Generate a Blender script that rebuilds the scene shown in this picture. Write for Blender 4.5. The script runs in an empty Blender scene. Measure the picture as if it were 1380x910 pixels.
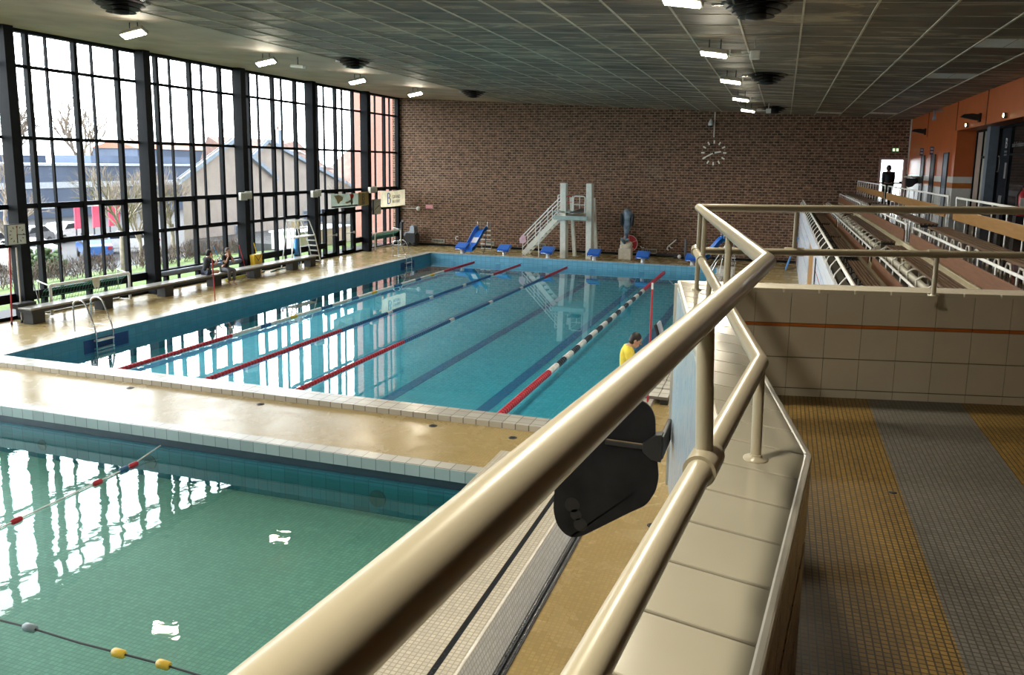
import bpy, bmesh, math, random
from mathutils import Vector, Matrix

random.seed(7)
S = bpy.context.scene
COL = S.collection
PI = math.pi


# ------------------------------------------------------------------ helpers
def V(*a):
    return Vector(a)


class MB:
    """collects shapes and links them as ONE mesh object"""

    def __init__(self):
        self.v, self.f, self.m, self.s = [], [], [], []
        self.mi = 0
        self.smooth = False
        self.xf = None

    def _add(self, vs, fs, smooth=None):
        o = len(self.v)
        for p in vs:
            p = Vector(p)
            self.v.append(self.xf @ p if self.xf else p)
        for q in fs:
            self.f.append([o + i for i in q])
            self.m.append(self.mi)
            self.s.append(self.smooth if smooth is None else smooth)

    def box(self, a, b):
        x0, x1 = sorted((a[0], b[0])); y0, y1 = sorted((a[1], b[1])); z0, z1 = sorted((a[2], b[2]))
        vs = [(x0, y0, z0), (x1, y0, z0), (x1, y1, z0), (x0, y1, z0), (x0, y0, z1), (x1, y0, z1), (x1, y1, z1), (x0, y1, z1)]
        self._add(vs, [(3, 2, 1, 0), (4, 5, 6, 7), (0, 1, 5, 4), (1, 2, 6, 5), (2, 3, 7, 6), (3, 0, 4, 7)], False)

    def obox(self, c, sx, sy, sz, rot=None):
        """oriented box about its centre, rot = 3x3 or 4x4 matrix"""
        R = rot.to_3x3() if rot else Matrix.Identity(3)
        c = Vector(c)
        vs = [c + R @ Vector((x * sx / 2, y * sy / 2, z * sz / 2)) for z in (-1, 1) for (x, y) in ((-1, -1), (1, -1), (1, 1), (-1, 1))]
        self._add(vs, [(3, 2, 1, 0), (4, 5, 6, 7), (0, 1, 5, 4), (1, 2, 6, 5), (2, 3, 7, 6), (3, 0, 4, 7)], False)

    def beam(self, a, b, w, h, up=(0, 0, 1)):
        a, b, up = Vector(a), Vector(b), Vector(up)
        d = (b - a).normalized()
        s = d.cross(up)
        if s.length < 1e-5:
            s = d.cross(Vector((0, 1, 0)))
        s.normalize(); u = s.cross(d)
        vs = []
        for p in (a, b):
            vs += [p - s * w / 2 - u * h / 2, p + s * w / 2 - u * h / 2, p + s * w / 2 + u * h / 2, p - s * w / 2 + u * h / 2]
        self._add(vs, [(0, 1, 2, 3), (7, 6, 5, 4), (0, 4, 5, 1), (1, 5, 6, 2), (2, 6, 7, 3), (3, 7, 4, 0)], False)

    def tube(self, pts, r, n=10, cap=True, closed=False):
        pts = [Vector(p) for p in pts]
        k = len(pts)
        rs = r if isinstance(r, (list, tuple)) else [r] * k
        ref = None
        rings = []
        for i, p in enumerate(pts):
            if closed:
                d1 = (p - pts[i - 1]).normalized(); d2 = (pts[(i + 1) % k] - p).normalized()
            else:
                d1 = (p - pts[i - 1]).normalized() if i else None
                d2 = (pts[i + 1] - p).normalized() if i < k - 1 else None
            if d1 is None: d1 = d2
            if d2 is None: d2 = d1
            t = (d1 + d2)
            t = t.normalized() if t.length > 1e-6 else d1
            if ref is None:
                ref = Vector((0, 0, 1)) if abs(t.z) < .9 else Vector((1, 0, 0))
            s = t.cross(ref)
            if s.length < 1e-5:
                s = t.cross(Vector((0, 1, 0)))
            s.normalize(); u = s.cross(t).normalized(); ref = u
            c = max(.35, math.sqrt(max(0, (1 + d1.dot(d2)) / 2)))
            # mitre : stretch in the bend plane
            bend = (d2 - d1)
            if bend.length > 1e-5:
                bend.normalize()
            ring = []
            for j in range(n):
                a = 2 * PI * j / n
                o = (s * math.cos(a) + u * math.sin(a)) * rs[i]
                if bend.length > .5:
                    q = o.dot(bend)
                    o = o + bend * q * (1 / c - 1)
                ring.append(p + o)
            rings.append(ring)
        vs = [q for ring in rings for q in ring]
        fs = []
        m = k if closed else k - 1
        for i in range(m):
            for j in range(n):
                a, b = i * n + j, i * n + (j + 1) % n
                c2, d3 = ((i + 1) % k) * n + (j + 1) % n, ((i + 1) % k) * n + j
                fs.append((a, b, c2, d3))
        self._add(vs, fs, True)
        if cap and not closed:
            self._add(rings[0], [tuple(reversed(range(n)))], False)
            self._add(rings[-1], [tuple(range(n))], False)

    def lathe(self, prof, c=(0, 0, 0), n=16, rot=None, smooth=True, cap=True):
        R = rot.to_3x3() if rot else Matrix.Identity(3)
        c = Vector(c)
        vs = []
        for (r, z) in prof:
            for j in range(n):
                a = 2 * PI * j / n
                vs.append(c + R @ Vector((r * math.cos(a), r * math.sin(a), z)))
        fs = []
        for i in range(len(prof) - 1):
            for j in range(n):
                fs.append((i * n + j, i * n + (j + 1) % n, (i + 1) * n + (j + 1) % n, (i + 1) * n + j))
        self._add(vs, fs, smooth)
        if cap:
            k = len(prof) - 1
            self._add(vs[:n], [tuple(reversed(range(n)))], False) if not self.xf else self._capx(vs[:n], True)
            self._add(vs[k * n:], [tuple(range(n))], False) if not self.xf else self._capx(vs[k * n:], False)

    def _capx(self, ring, rev):
        self._add(ring, [tuple(reversed(range(len(ring)))) if rev else tuple(range(len(ring)))], False)

    def ell(self, c, r, rot=None, nu=14, nv=9):
        R = rot.to_3x3() if rot else Matrix.Identity(3)
        c = Vector(c)
        if not isinstance(r, (tuple, list)): r = (r, r, r)
        vs = [c + R @ Vector((0, 0, -r[2]))]
        for i in range(1, nv):
            t = -PI / 2 + PI * i / nv
            for j in range(nu):
                a = 2 * PI * j / nu
                vs.append(c + R @ Vector((r[0] * math.cos(t) * math.cos(a), r[1] * math.cos(t) * math.sin(a), r[2] * math.sin(t))))
        vs.append(c + R @ Vector((0, 0, r[2])))
        fs = []
        for j in range(nu):
            fs.append((0, 1 + (j + 1) % nu, 1 + j))
            fs.append((len(vs) - 1, 1 + (nv - 2) * nu + j, 1 + (nv - 2) * nu + (j + 1) % nu))
        for i in range(nv - 2):
            for j in range(nu):
                a = 1 + i * nu + j; b = 1 + i * nu + (j + 1) % nu
                fs.append((a, b, b + nu, a + nu))
        self._add(vs, fs, True)

    def prism(self, poly, z0, z1, rot=None, off=(0, 0, 0)):
        """poly in local xy extruded z0..z1, optional matrix (maps local to world)"""
        n = len(poly)
        M = rot if rot else Matrix.Identity(3)
        off = Vector(off)
        ar = sum(poly[i][0] * poly[(i + 1) % n][1] - poly[(i + 1) % n][0] * poly[i][1] for i in range(n))
        if ar < 0: poly = list(reversed(poly))
        vs = [off + M @ Vector((x, y, z0)) for x, y in poly] + [off + M @ Vector((x, y, z1)) for x, y in poly]
        fs = [tuple(reversed(range(n))), tuple(range(n, 2 * n))]
        fs += [(i, (i + 1) % n, n + (i + 1) % n, n + i) for i in range(n)]
        self._add(vs, fs, False)

    def quad(self, a, b, c, d):
        self._add([a, b, c, d], [(0, 1, 2, 3)], False)

    def mesh(self, me, M=None):
        vs = [(M @ v.co if M else v.co.copy()) for v in me.vertices]
        self._add(vs, [tuple(p.vertices) for p in me.polygons], True)

    def build(self, name, mat, parent=None, local=False, bevel=0, segs=2):
        vs = self.v
        if parent is not None and not local:
            r = parent
            while r.parent: r = r.parent
            vs = [p - r.location for p in vs]
        me = bpy.data.meshes.new(name)
        me.from_pydata([tuple(p) for p in vs], [], self.f)
        mats = mat if isinstance(mat, (list, tuple)) else [mat]
        for m in mats: me.materials.append(m)
        me.polygons.foreach_set('material_index', self.m)
        me.polygons.foreach_set('use_smooth', self.s)
        me.update()
        o = bpy.data.objects.new(name, me)
        COL.objects.link(o)
        if parent is not None: o.parent = parent
        if bevel:
            b = o.modifiers.new('bevel', 'BEVEL'); b.width = bevel; b.segments = segs; b.limit_method = 'ANGLE'; b.angle_limit = .7
        return o


def tag(o, label=None, cat=None, group=None, kind=None):
    if label: o['label'] = label
    if cat: o['category'] = cat
    if group: o['group'] = group
    if kind: o['kind'] = kind
    return o


def thing(name, label, cat, loc=(0, 0, 0), rz=0, group=None):
    o = bpy.data.objects.new(name, None)
    COL.objects.link(o)
    o.location = loc; o.rotation_euler = (0, 0, rz)
    o.empty_display_size = .1
    return tag(o, label, cat, group)


def struct(name, mb, mat, label, cat='structure', parent=None, bevel=0):
    o = mb.build(name, mat, parent, bevel=bevel)
    return tag(o, label, cat, kind='structure')


def dup(root, loc=None, rz=None, label=None, group=None):
    r = root.copy(); COL.objects.link(r)
    if loc is not None: r.location = loc
    if rz is not None: r.rotation_euler = (0, 0, rz)
    if label: r['label'] = label
    if group: r['group'] = group
    for ch in list(root.children):
        c = ch.copy(); COL.objects.link(c); c.parent = r
        for g in list(ch.children):
            d = g.copy(); COL.objects.link(d); d.parent = c
    return r


def text_mb(mb, s, size, M, ext=.004, align='LEFT', bold=0.0):
    cu = bpy.data.curves.new('lettering', 'FONT')
    cu.body = s; cu.size = size; cu.extrude = ext; cu.align_x = align; cu.offset = bold
    o = bpy.data.objects.new('lettering', cu); COL.objects.link(o)
    dg = bpy.context.evaluated_depsgraph_get()
    me = bpy.data.meshes.new_from_object(o.evaluated_get(dg))
    vs = [M @ v.co for v in me.vertices]
    mb._add(vs, [tuple(p.vertices) for p in me.polygons], False)
    bpy.data.objects.remove(o); bpy.data.meshes.remove(me); bpy.data.curves.remove(cu)


def faceM(right, up, org):
    """matrix whose local x,y,z = right, up, right x up"""
    r, u = Vector(right).normalized(), Vector(up).normalized()
    n = r.cross(u)
    M = Matrix((r, u, n)).transposed().to_4x4()
    M.translation = Vector(org)
    return M


def rotz(a): return Matrix.Rotation(a, 3, 'Z')
def rotx(a): return Matrix.Rotation(a, 3, 'X')
def roty(a): return Matrix.Rotation(a, 3, 'Y')


# ------------------------------------------------------------------ materials
def lin(c):
    if isinstance(c, str):
        c = c.lstrip('#'); c = [int(c[i:i + 2], 16) / 255 for i in (0, 2, 4)]
        c = [x / 12.92 if x < .04045 else ((x + .055) / 1.055) ** 2.4 for x in c]
    return (c[0], c[1], c[2], 1)


class NT:
    def __init__(self, name):
        self.mat = bpy.data.materials.new(name); self.mat.use_nodes = True
        self.t = self.mat.node_tree; self.n = self.t.nodes; self.l = self.t.links
        self.b = self.n.get('Principled BSDF'); self.out = self.n.get('Material Output')

    def node(self, typ, **kw):
        x = self.n.new(typ)
        for k, v in kw.items(): setattr(x, k, v)
        return x

    def link(self, a, b): self.l.new(a, b)

    def coord(self, scale=(1, 1, 1), rot=(0, 0, 0)):
        tc = self.node('ShaderNodeTexCoord'); mp = self.node('ShaderNodeMapping')
        mp.inputs['Scale'].default_value = scale; mp.inputs['Rotation'].default_value = rot
        self.link(tc.outputs['Object'], mp.inputs['Vector'])
        return mp.outputs['Vector']

    def noise(self, vec, scale=5, detail=3, rough=.5, dist=0):
        x = self.node('ShaderNodeTexNoise'); x.inputs['Scale'].default_value = scale
        x.inputs['Detail'].default_value = detail; x.inputs['Roughness'].default_value = rough
        x.inputs['Distortion'].default_value = dist
        if vec is not None: self.link(vec, x.inputs['Vector'])
        return x.outputs['Fac']

    def ramp(self, fac, stops):
        x = self.node('ShaderNodeValToRGB'); e = x.color_ramp.elements
        while len(e) > 1: e.remove(e[-1])
        e[0].position, e[0].color = stops[0][0], lin(stops[0][1])
        for p, c in stops[1:]:
            k = e.new(p); k.color = lin(c)
        self.link(fac, x.inputs['Fac'])
        return x.outputs['Color']

    def mix(self, fac, a, b, blend='MIX'):
        x = self.node('ShaderNodeMix', data_type='RGBA', blend_type=blend)
        for i, q in ((0, fac), (6, a), (7, b)):
            if hasattr(q, 'is_linked') or hasattr(q, 'links'): self.link(q, x.inputs[i])
            elif i == 0: x.inputs[0].default_value = q
            else: x.inputs[i].default_value = lin(q)
        return x.outputs[2]

    def math(self, op, a, b=None, clamp=False):
        x = self.node('ShaderNodeMath', operation=op); x.use_clamp = clamp
        for i, q in ((0, a), (1, b)):
            if q is None: continue
            if hasattr(q, 'links'): self.link(q, x.inputs[i])
            else: x.inputs[i].default_value = q
        return x.outputs[0]

    def bump(self, h, strength=.2, dist=.01):
        x = self.node('ShaderNodeBump'); x.inputs['Strength'].default_value = strength; x.inputs['Distance'].default_value = dist
        self.link(h, x.inputs['Height'])
        return x.outputs['Normal']

    def set(self, **kw):
        for k, v in kw.items():
            i = self.b.inputs[k]
            if hasattr(v, 'links'): self.link(v, i)
            else: i.default_value = v
        return self.mat

    def brick(self, vec, c1, c2, mortar, w, h, msize, offset=.5, bias=0, squash=1):
        x = self.node('ShaderNodeTexBrick'); x.offset = offset; x.squash = squash
        x.inputs['Color1'].default_value = lin(c1); x.inputs['Color2'].default_value = lin(c2); x.inputs['Mortar'].default_value = lin(mortar)
        x.inputs['Scale'].default_value = 1; x.inputs['Mortar Size'].default_value = msize; x.inputs['Mortar Smooth'].default_value = .1
        x.inputs['Bias'].default_value = bias; x.inputs['Brick Width'].default_value = w; x.inputs['Row Height'].default_value = h
        self.link(vec, x.inputs['Vector'])
        return x


def plain(name, col, rough=.5, metal=0, var=.12, scale=6, bump=0, coat=0, spec=.5):
    t = NT(name)
    v = t.coord()
    n = t.noise(v, scale, 3)
    c = lin(col)
    lo = tuple(x * (1 - var) for x in c[:3]); hi = tuple(min(1, x * (1 + var)) for x in c[:3])
    cr = t.ramp(n, [(.3, lo), (.7, hi)])
    t.set(**{'Base Color': cr, 'Roughness': rough, 'Metallic': metal, 'Coat Weight': coat, 'Specular IOR Level': spec})
    if bump:
        t.set(Normal=t.bump(t.noise(v, scale * 6, 2), bump, .005))
    return t.mat


def emit(name, col, strength):
    t = NT(name)
    t.set(**{'Base Color': lin((0, 0, 0)), 'Emission Color': lin(col), 'Emission Strength': strength})
    return t.mat


M = {}
M['black_steel'] = plain('black_steel_paint', (.006, .007, .009), .55, 0, .2, spec=.12)
M['black_plastic'] = plain('black_plastic', (.012, .012, .013), .5, 0, .3, 9)
M['rubber'] = plain('black_rubber', (.02, .02, .021), .75, 0, .3, 12)
M['dark_wood'] = plain('dark_wood', (.05, .035, .025), .45, 0, .3)
M['bench_dark'] = plain('dark_bench_base', (.03, .03, .03), .6)
M['bench_top'] = plain('grey_bench_top', (.30, .29, .26), .28, 0, .15)
M['chrome'] = plain('brushed_steel', (.55, .55, .54), .22, 1, .1)
M['white_paint'] = plain('white_paint', (.75, .75, .72), .35, 0, .06)
M['dirty_white'] = plain('off_white_paint', (.62, .60, .54), .4, 0, .12)
M['cream_rail'] = plain('cream_gloss_paint', (.35, .315, .228), .3, 0, .06, 3, coat=.12, spec=.35)
M['blue_plastic'] = plain('blue_plastic', (.02, .12, .55), .3, 0, .1)
M['slide_blue'] = plain('slide_blue', (.02, .16, .62), .25, 0, .1)
M['light_blue'] = plain('light_blue', (.06, .28, .62), .35)
M['teal_paint'] = plain('pale_teal_paint', (.34, .44, .42), .4)
M['tower_paint'] = plain('tower_white_paint', (.70, .70, .62), .4, 0, .08)
M['statue'] = plain('statue_grey_blue', (.13, .18, .24), .3, 0, .75, 4)
M['plinth'] = plain('cream_plinth', (.62, .56, .44), .6, 0, .1)
M['red'] = plain('red_paint', (.42, .02, .025), .4)
M['red_float'] = plain('red_float', (.45, .012, .03), .35)
M['blue_float'] = plain('blue_float', (.03, .12, .28), .35)
M['white_float'] = plain('white_float', (.72, .72, .70), .35)
M['black_float'] = plain('black_float', (.01, .015, .03), .35)
M['yellow_float'] = plain('yellow_float', (.75, .5, .06), .35)
M['grey_float'] = plain('grey_float', (.25, .32, .36), .4)
M['pink'] = plain('pink_plastic', (.75, .32, .36), .5)
M['yellow'] = plain('yellow_plastic', (.75, .48, .02), .4)
M['grey_plastic'] = plain('grey_plastic', (.32, .36, .42), .45)
M['dark_grey'] = plain('charcoal_plastic', (.035, .038, .045), .5)
M['beige'] = plain('beige_plastic', (.55, .42, .22), .5)
M['green_net'] = plain('green_net_cord', (.02, .14, .08), .7)
M['orange'] = plain('orange_wall_paint', (.42, .095, .022), .38, 0, .06, 2)
M['orange_stripe'] = plain('orange_stripe_tile', (.44, .13, .025), .3)
M['wall_white'] = plain('white_wall_paint', (.55, .55, .52), .4, 0, .06)
M['slate'] = plain('slate_paint', (.14, .17, .21), .4)
M['shop_black'] = plain('dark_shopfront', (.008, .009, .011), .18)
M['panel_cream'] = plain('cream_panel', (.42, .40, .33), .4)
M['panel_pink'] = plain('pale_pink_panel', (.34, .26, .21), .4)
M['vinyl'] = plain('white_vinyl', (.5, .5, .5), .5)
M['vinyl_dim'] = plain('grey_vinyl', (.16, .16, .16), .5)
M['skin'] = plain('skin', (.52, .30, .21), .5, 0, .06)
M['skin_tan'] = plain('skin_tan', (.40, .22, .15), .5, 0, .06)
M['hair'] = plain('dark_hair', (.012, .009, .008), .55, 0, .4, 40)
M['hair_brown'] = plain('brown_hair', (.05, .025, .015), .55, 0, .4, 40)
M['shirt_yellow'] = plain('yellow_cotton', (.82, .66, .07), .8, 0, .08, 12, bump=.15)
M['cloth_black'] = plain('black_cotton', (.012, .012, .015), .85, 0, .3, 14, bump=.15)
M['cloth_grey'] = plain('grey_leggings', (.10, .10, .11), .8, 0, .15, 14)
M['cloth_navy'] = plain('navy_shorts', (.02, .025, .05), .8)
M['shoe'] = plain('dark_shoe', (.03, .03, .03), .6)
M['banner_cream'] = plain('cream_banner', (.62, .54, .36), .7, 0, .06, 2)
M['banner_green'] = plain('grey_green_banner', (.19, .23, .18), .7, 0, .25, 3)
M['banner_tan'] = plain('tan_banner', (.52, .40, .20), .7)
M['logo_blue'] = plain('logo_blue', (.06, .10, .33), .6)
M['logo_dark'] = plain('logo_charcoal', (.05, .05, .055), .6)
M['print_beige'] = plain('print_beige', (.52, .42, .26), .7)
M['print_red'] = plain('print_red', (.55, .09, .05), .7)
M['clock_face'] = plain('clock_face', (.50, .52, .46), .4, 0, .04)
M['marker'] = plain('ivory_marker', (.95, .93, .80), .4)
M['duct_black'] = plain('sooty_black_metal', (.006, .005, .005), .6, 0, .4)
M['grille'] = plain('pale_grille', (.38, .35, .28), .5)
M['grille_dark'] = plain('grille_gap', (.03, .03, .03), .7)
M['ceiling_bar'] = plain('ceiling_bar', (.55, .50, .40), .5, 0, .15, 2)
M['ceiling_white'] = plain('new_white_ceiling_tile', (.88, .86, .82), .7, 0, .05)
M['fix_body'] = plain('lamp_housing', (.42, .40, .35), .5)
M['led'] = emit('lit_lamp_glass', (1.0, .90, .66), 60)
M['led_small'] = emit('lit_downlight', (1.0, .86, .55), 12)
M['exit_lit'] = emit('lit_exit_sign', (.75, 1.0, .55), 1.6)
M['exit_green'] = plain('exit_green', (.05, .3, .1), .5)
M['foliage_hedge'] = plain('winter_hedge', (.10, .07, .055), .9, 0, .5, 3)
M['evergreen'] = plain('evergreen', (.10, .15, .07), .9, 0, .5, 4)
M['bark'] = plain('pale_bark', (.30, .25, .2), .9, 0, .3, 4)
M['house_wall'] = plain('house_render', (.50, .44, .40), .9, 0, .1, 1)
M['fascia_blue'] = plain('pale_blue_fascia', (.34, .42, .53), .6)
M['roof_tile'] = plain('brown_roof_tiles', (.24, .15, .125), .8, 0, .2, 2)
M['roof_glint'] = plain('rooflight_painted_glint', (.75, .75, .75), .3)  # bright glint on the rooflights, painted as a flat pale colour
M['office'] = plain('slate_office_cladding', (.11, .145, .22), .6, 0, .15, .3)
M['office_light'] = plain('pale_office_band', (.55, .6, .66), .5)
M['roof_red'] = plain('distant_red_roof', (.42, .22, .15), .9)
M['pink_render'] = plain('pink_render', (.50, .25, .20), .9, 0, .05)
M['tarmac'] = plain('pale_tarmac', (.06, .06, .063), .9, 0, .12, .5)
M['car_white'] = plain('white_car_paint', (.72, .73, .75), .2, coat=.5)
M['car_blue'] = plain('blue_car_paint', (.06, .16, .45), .25, coat=.5)
M['car_grey'] = plain('grey_car_paint', (.20, .21, .23), .25, coat=.5)
M['car_glass'] = plain('car_glass', (.03, .035, .04), .1)
M['advert_red'] = plain('red_advert', (.62, .08, .14), .6, 0, .25, 1)
M['win_ext'] = plain('house_window_glass', (.16, .19, .24), .15)
M['white_tile'] = None


def brick_mat():
    t = NT('brown_brick')
    tc = t.node('ShaderNodeTexCoord'); sx = t.node('ShaderNodeSeparateXYZ'); cx = t.node('ShaderNodeCombineXYZ')
    t.link(tc.outputs['Object'], sx.inputs[0]); t.link(sx.outputs['X'], cx.inputs['X']); t.link(sx.outputs['Z'], cx.inputs['Y'])
    v = cx.outputs[0]
    b = t.brick(v, (.056, .024, .015), (.178, .077, .048), (.25, .18, .12), .27, .128, .024)
    big = t.noise(v, .38, 5, .65, .6)
    pale = t.ramp(big, [(.56, (0, 0, 0)), (.78, (.5, .5, .5))])
    fine = t.noise(v, 5, 3)
    fr = t.ramp(fine, [(.3, (.55, .53, .52)), (.7, (1.35, 1.28, 1.2))])
    c = t.mix(1, b.outputs['Color'], fr, 'MULTIPLY')
    bw = t.node('ShaderNodeRGBToBW'); t.link(pale, bw.inputs[0])
    c = t.mix(t.math('MULTIPLY', bw.outputs[0], .55), c, (.33, .27, .19))
    t.set(**{'Base Color': c, 'Roughness': .85, 'Normal': t.bump(t.math('SUBTRACT', 1, b.outputs['Fac']), .5, .01)})
    return t.mat


def tile_mat(name, col, grout, w, h, ms, rough, axes='XY', var=.1, coat=0, stain=None, offset=0, bumps=.15, wet=0):
    t = NT(name)
    tc = t.node('ShaderNodeTexCoord'); sx = t.node('ShaderNodeSeparateXYZ'); cx = t.node('ShaderNodeCombineXYZ')
    t.link(tc.outputs['Object'], sx.inputs[0])
    t.link(sx.outputs[axes[0]], cx.inputs['X']); t.link(t.math('ADD', sx.outputs[axes[1]], .2) if h > 1 else sx.outputs[axes[1]], cx.inputs['Y'])
    c = lin(col)
    b = t.brick(cx.outputs[0], [x * (1 - var) for x in c[:3]], [min(1, x * (1 + var)) for x in c[:3]], grout, w, h, ms, offset)
    col_o = b.outputs['Color']
    v3 = t.coord()
    big = t.noise(v3, .6, 4, .6)
    f = t.ramp(big, [(.3, (.92, .92, .92)), (.7, (1.04, 1.04, 1.04))])
    col_o = t.mix(1, col_o, f, 'MULTIPLY')
    if stain:
        n2 = t.noise(t.coord((1, 1, 1)), 1.1, 5, .65, .6)
        m = t.ramp(n2, [(.52, (0, 0, 0)), (.62, (1, 1, 1))])
        bw = t.node('ShaderNodeRGBToBW'); t.link(m, bw.inputs[0])
        col_o = t.mix(t.math('MULTIPLY', bw.outputs[0], stain[1]), col_o, stain[0])
    kw = {'Base Color': col_o, 'Specular IOR Level': .28 if wet else .5, 'Roughness': rough, 'Coat Weight': coat, 'Coat Roughness': .08}
    if wet:
        n3 = t.noise(v3, 1.6, 5, .6, .5)
        r = t.ramp(n3, [(.38, (rough * .7,) * 3), (.62, (rough * 1.1,) * 3)])
        bw = t.node('ShaderNodeRGBToBW'); t.link(r, bw.inputs[0]); kw['Roughness'] = bw.outputs[0]
        h = t.noise(v3, 16, 3, .6)
        hh = t.math('ADD', t.math('MULTIPLY', b.outputs['Fac'], -.5), t.math('MULTIPLY', h, wet))
        kw['Normal'] = t.bump(hh, bumps, .01)
    else:
        kw['Normal'] = t.bump(t.math('SUBTRACT', 1, b.outputs['Fac']), bumps, .004)
    t.set(**kw)
    return t.mat


M['brick'] = brick_mat()
M['deck'] = tile_mat('ochre_mosaic_deck', (.40, .295, .13), (.35, .26, .115), .05, .05, .006, .28, wet=.10, bumps=.05)
M['coping'] = tile_mat('white_coping_tile', (.48, .46, .41), (.24, .22, .19), .246, .246, .008, .25)
M['coping_face'] = tile_mat('pale_coping_face', (.42, .52, .52), (.22, .28, .28), .246, 9, .008, .25, 'XZ')
M['pool_wall_x'] = tile_mat('blue_pool_wall', (.06, .27, .40), (.05, .20, .30), .25, .25, .008, .3, 'XZ')
M['pool_wall_y'] = tile_mat('blue_pool_wall_side', (.06, .25, .37), (.05, .18, .27), .25, .25, .008, .3, 'YZ')
M['pool_floor'] = tile_mat('turquoise_pool_floor', (.075, .44, .56), (.06, .34, .45), .1, .1, .006, .5)
M['pool_line'] = tile_mat('blue_lane_tile', (.02, .17, .36), (.02, .14, .3), .1, .1, .006, .5)
M['small_floor'] = tile_mat('sea_green_pool_floor', (.19, .36, .31), (.135, .26, .22), .06, .06, .005, .5)
M['small_wall'] = tile_mat('teal_pool_wall', (.012, .12, .165), (.01, .09, .13), .25, .25, .008, .3, 'XZ')
M['mosaic_cream'] = tile_mat('cream_mosaic', (.58, .53, .43), (.38, .34, .27), .05, .05, .006, .35)
M['mosaic_grey'] = tile_mat('grey_mosaic', (.50, .51, .50), (.33, .33, .33), .05, .05, .006, .4, 'YZ')
M['mosaic_black'] = plain('black_mosaic', (.02, .022, .026), .25, 0, .4, 30)
M['floor_yellow'] = tile_mat('brown_yellow_mosaic', (.20, .122, .024), (.035, .024, .01), .026, .026, .003, .45, var=.18)
M['floor_grey'] = tile_mat('grey_mosaic_floor', (.115, .112, .097), (.05, .045, .04), .026, .026, .003, .45, var=.15)
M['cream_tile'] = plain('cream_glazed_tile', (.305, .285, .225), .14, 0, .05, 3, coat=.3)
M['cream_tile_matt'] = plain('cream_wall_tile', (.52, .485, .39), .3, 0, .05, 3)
M['grout'] = plain('dark_grout', (.20, .17, .12), .8)
M['trim_strip'] = plain('pale_trim_strip', (.66, .63, .55), .25)
M['concrete_dark'] = plain('dark_stand_floor', (.06, .057, .045), .6, 0, .25, 3)
M['riser_cream'] = plain('cream_step_edge', (.60, .53, .36), .45, 0, .08)
M['promenade'] = plain('polished_promenade_floor', (.13, .10, .07), .1, 0, .25, 3)


def wood(name, a, b, rough=.35):
    t = NT(name)
    n = t.noise(t.coord((6, .6, 6)), 3, 5, .6, .5)
    t.set(**{'Base Color': t.ramp(n, [(.3, a), (.7, b)]), 'Roughness': rough})
    return t.mat


M['backboard'] = wood('varnished_plywood', (.11, .045, .018), (.19, .08, .035), .5)
M['backboard_light'] = wood('honey_plywood', (.26, .13, .035), (.38, .205, .07))
M['seat_wood'] = wood('brown_seat_slats', (.075, .045, .026), (.17, .105, .06))
M['orange_door'] = wood('orange_door_wood', (.42, .22, .07), (.50, .28, .1))


def ceil_mat():
    t = NT('stained_ceiling_panels')
    v = t.coord((1, 1, 1))
    b = t.brick(v, (.165, .128, .102), (.205, .162, .13), (.20, .17, .14), 1.07, 1.14, .002, 0)
    st = t.noise(t.coord((.45, 1.3, 1)), .95, 4, .6, 1.0)
    dark = t.ramp(st, [(.30, (.30, .26, .22)), (.44, (.85, .83, .8)), (.55, (1, .99, .95)), (.60, (2.3, 2.2, 1.85)), (.68, (1.5, 1.42, 1.25)), (.8, (1.1, 1.05, 1.0))])
    t.set(**{'Base Color': t.mix(1, b.outputs['Color'], dark, 'MULTIPLY'), 'Roughness': .6})
    return t.mat


M['ceiling'] = ceil_mat()
M['ceiling_plain'] = plain('aged_plaster_ceiling', (.40, .30, .22), .7, 0, .18, .8)


def mural_mat():
    t = NT('wave_mural')
    n = t.noise(t.coord((3.2, 3.2, .5)), 1.9, 5, .6, 2.0)
    c = t.ramp(n, [(.28, (.55, .58, .60)), (.38, (.36, .47, .58)), (.45, (.58, .61, .62)), (.50, (.28, .42, .55)), (.53, (.60, .62, .63)), (.60, (.40, .50, .60)), (.66, (.58, .6, .6)), (.70, (.48, .24, .14)), (.73, (.56, .57, .57))])
    t.set(**{'Base Color': c, 'Roughness': .25})
    return t.mat


def fascia_mat():
    t = NT('white_stand_panel')
    n = t.noise(t.coord((3, .25, 5)), 1.5, 4, .6, .8)
    c = t.ramp(n, [(.3, (.62, .66, .74)), (.5, (.70, .72, .76)), (.68, (.42, .52, .70)), (.8, (.7, .7, .72))])
    t.set(**{'Base Color': c, 'Roughness': .35})
    return t.mat


def fabric(name, col):
    t = NT(name); t.n.remove(t.b)
    d = t.node('ShaderNodeBsdfDiffuse'); tr = t.node('ShaderNodeBsdfTranslucent'); mx = t.node('ShaderNodeMixShader'); mx.inputs[0].default_value = .6
    n = t.noise(t.coord(), 2.5, 4); c = lin(col)
    cr = t.ramp(n, [(.3, [x * .85 for x in c[:3]]), (.7, [min(1, x * 1.12) for x in c[:3]])])
    t.link(cr, d.inputs[0]); t.link(cr, tr.inputs[0]); t.link(d.outputs[0], mx.inputs[1]); t.link(tr.outputs[0], mx.inputs[2]); t.link(mx.outputs[0], t.out.inputs['Surface'])
    return t.mat


M['banner_cream'] = fabric('cream_banner_cloth', (.66, .58, .40)); M['banner_green'] = fabric('grey_green_banner_cloth', (.20, .23, .18)); M['banner_tan'] = fabric('tan_banner_cloth', (.50, .39, .2))
M['print_beige'] = fabric('beige_print', (.55, .44, .27)); M['print_red'] = fabric('red_print', (.5, .07, .04))
M['mural'] = mural_mat()
M['fascia'] = fascia_mat()


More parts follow.
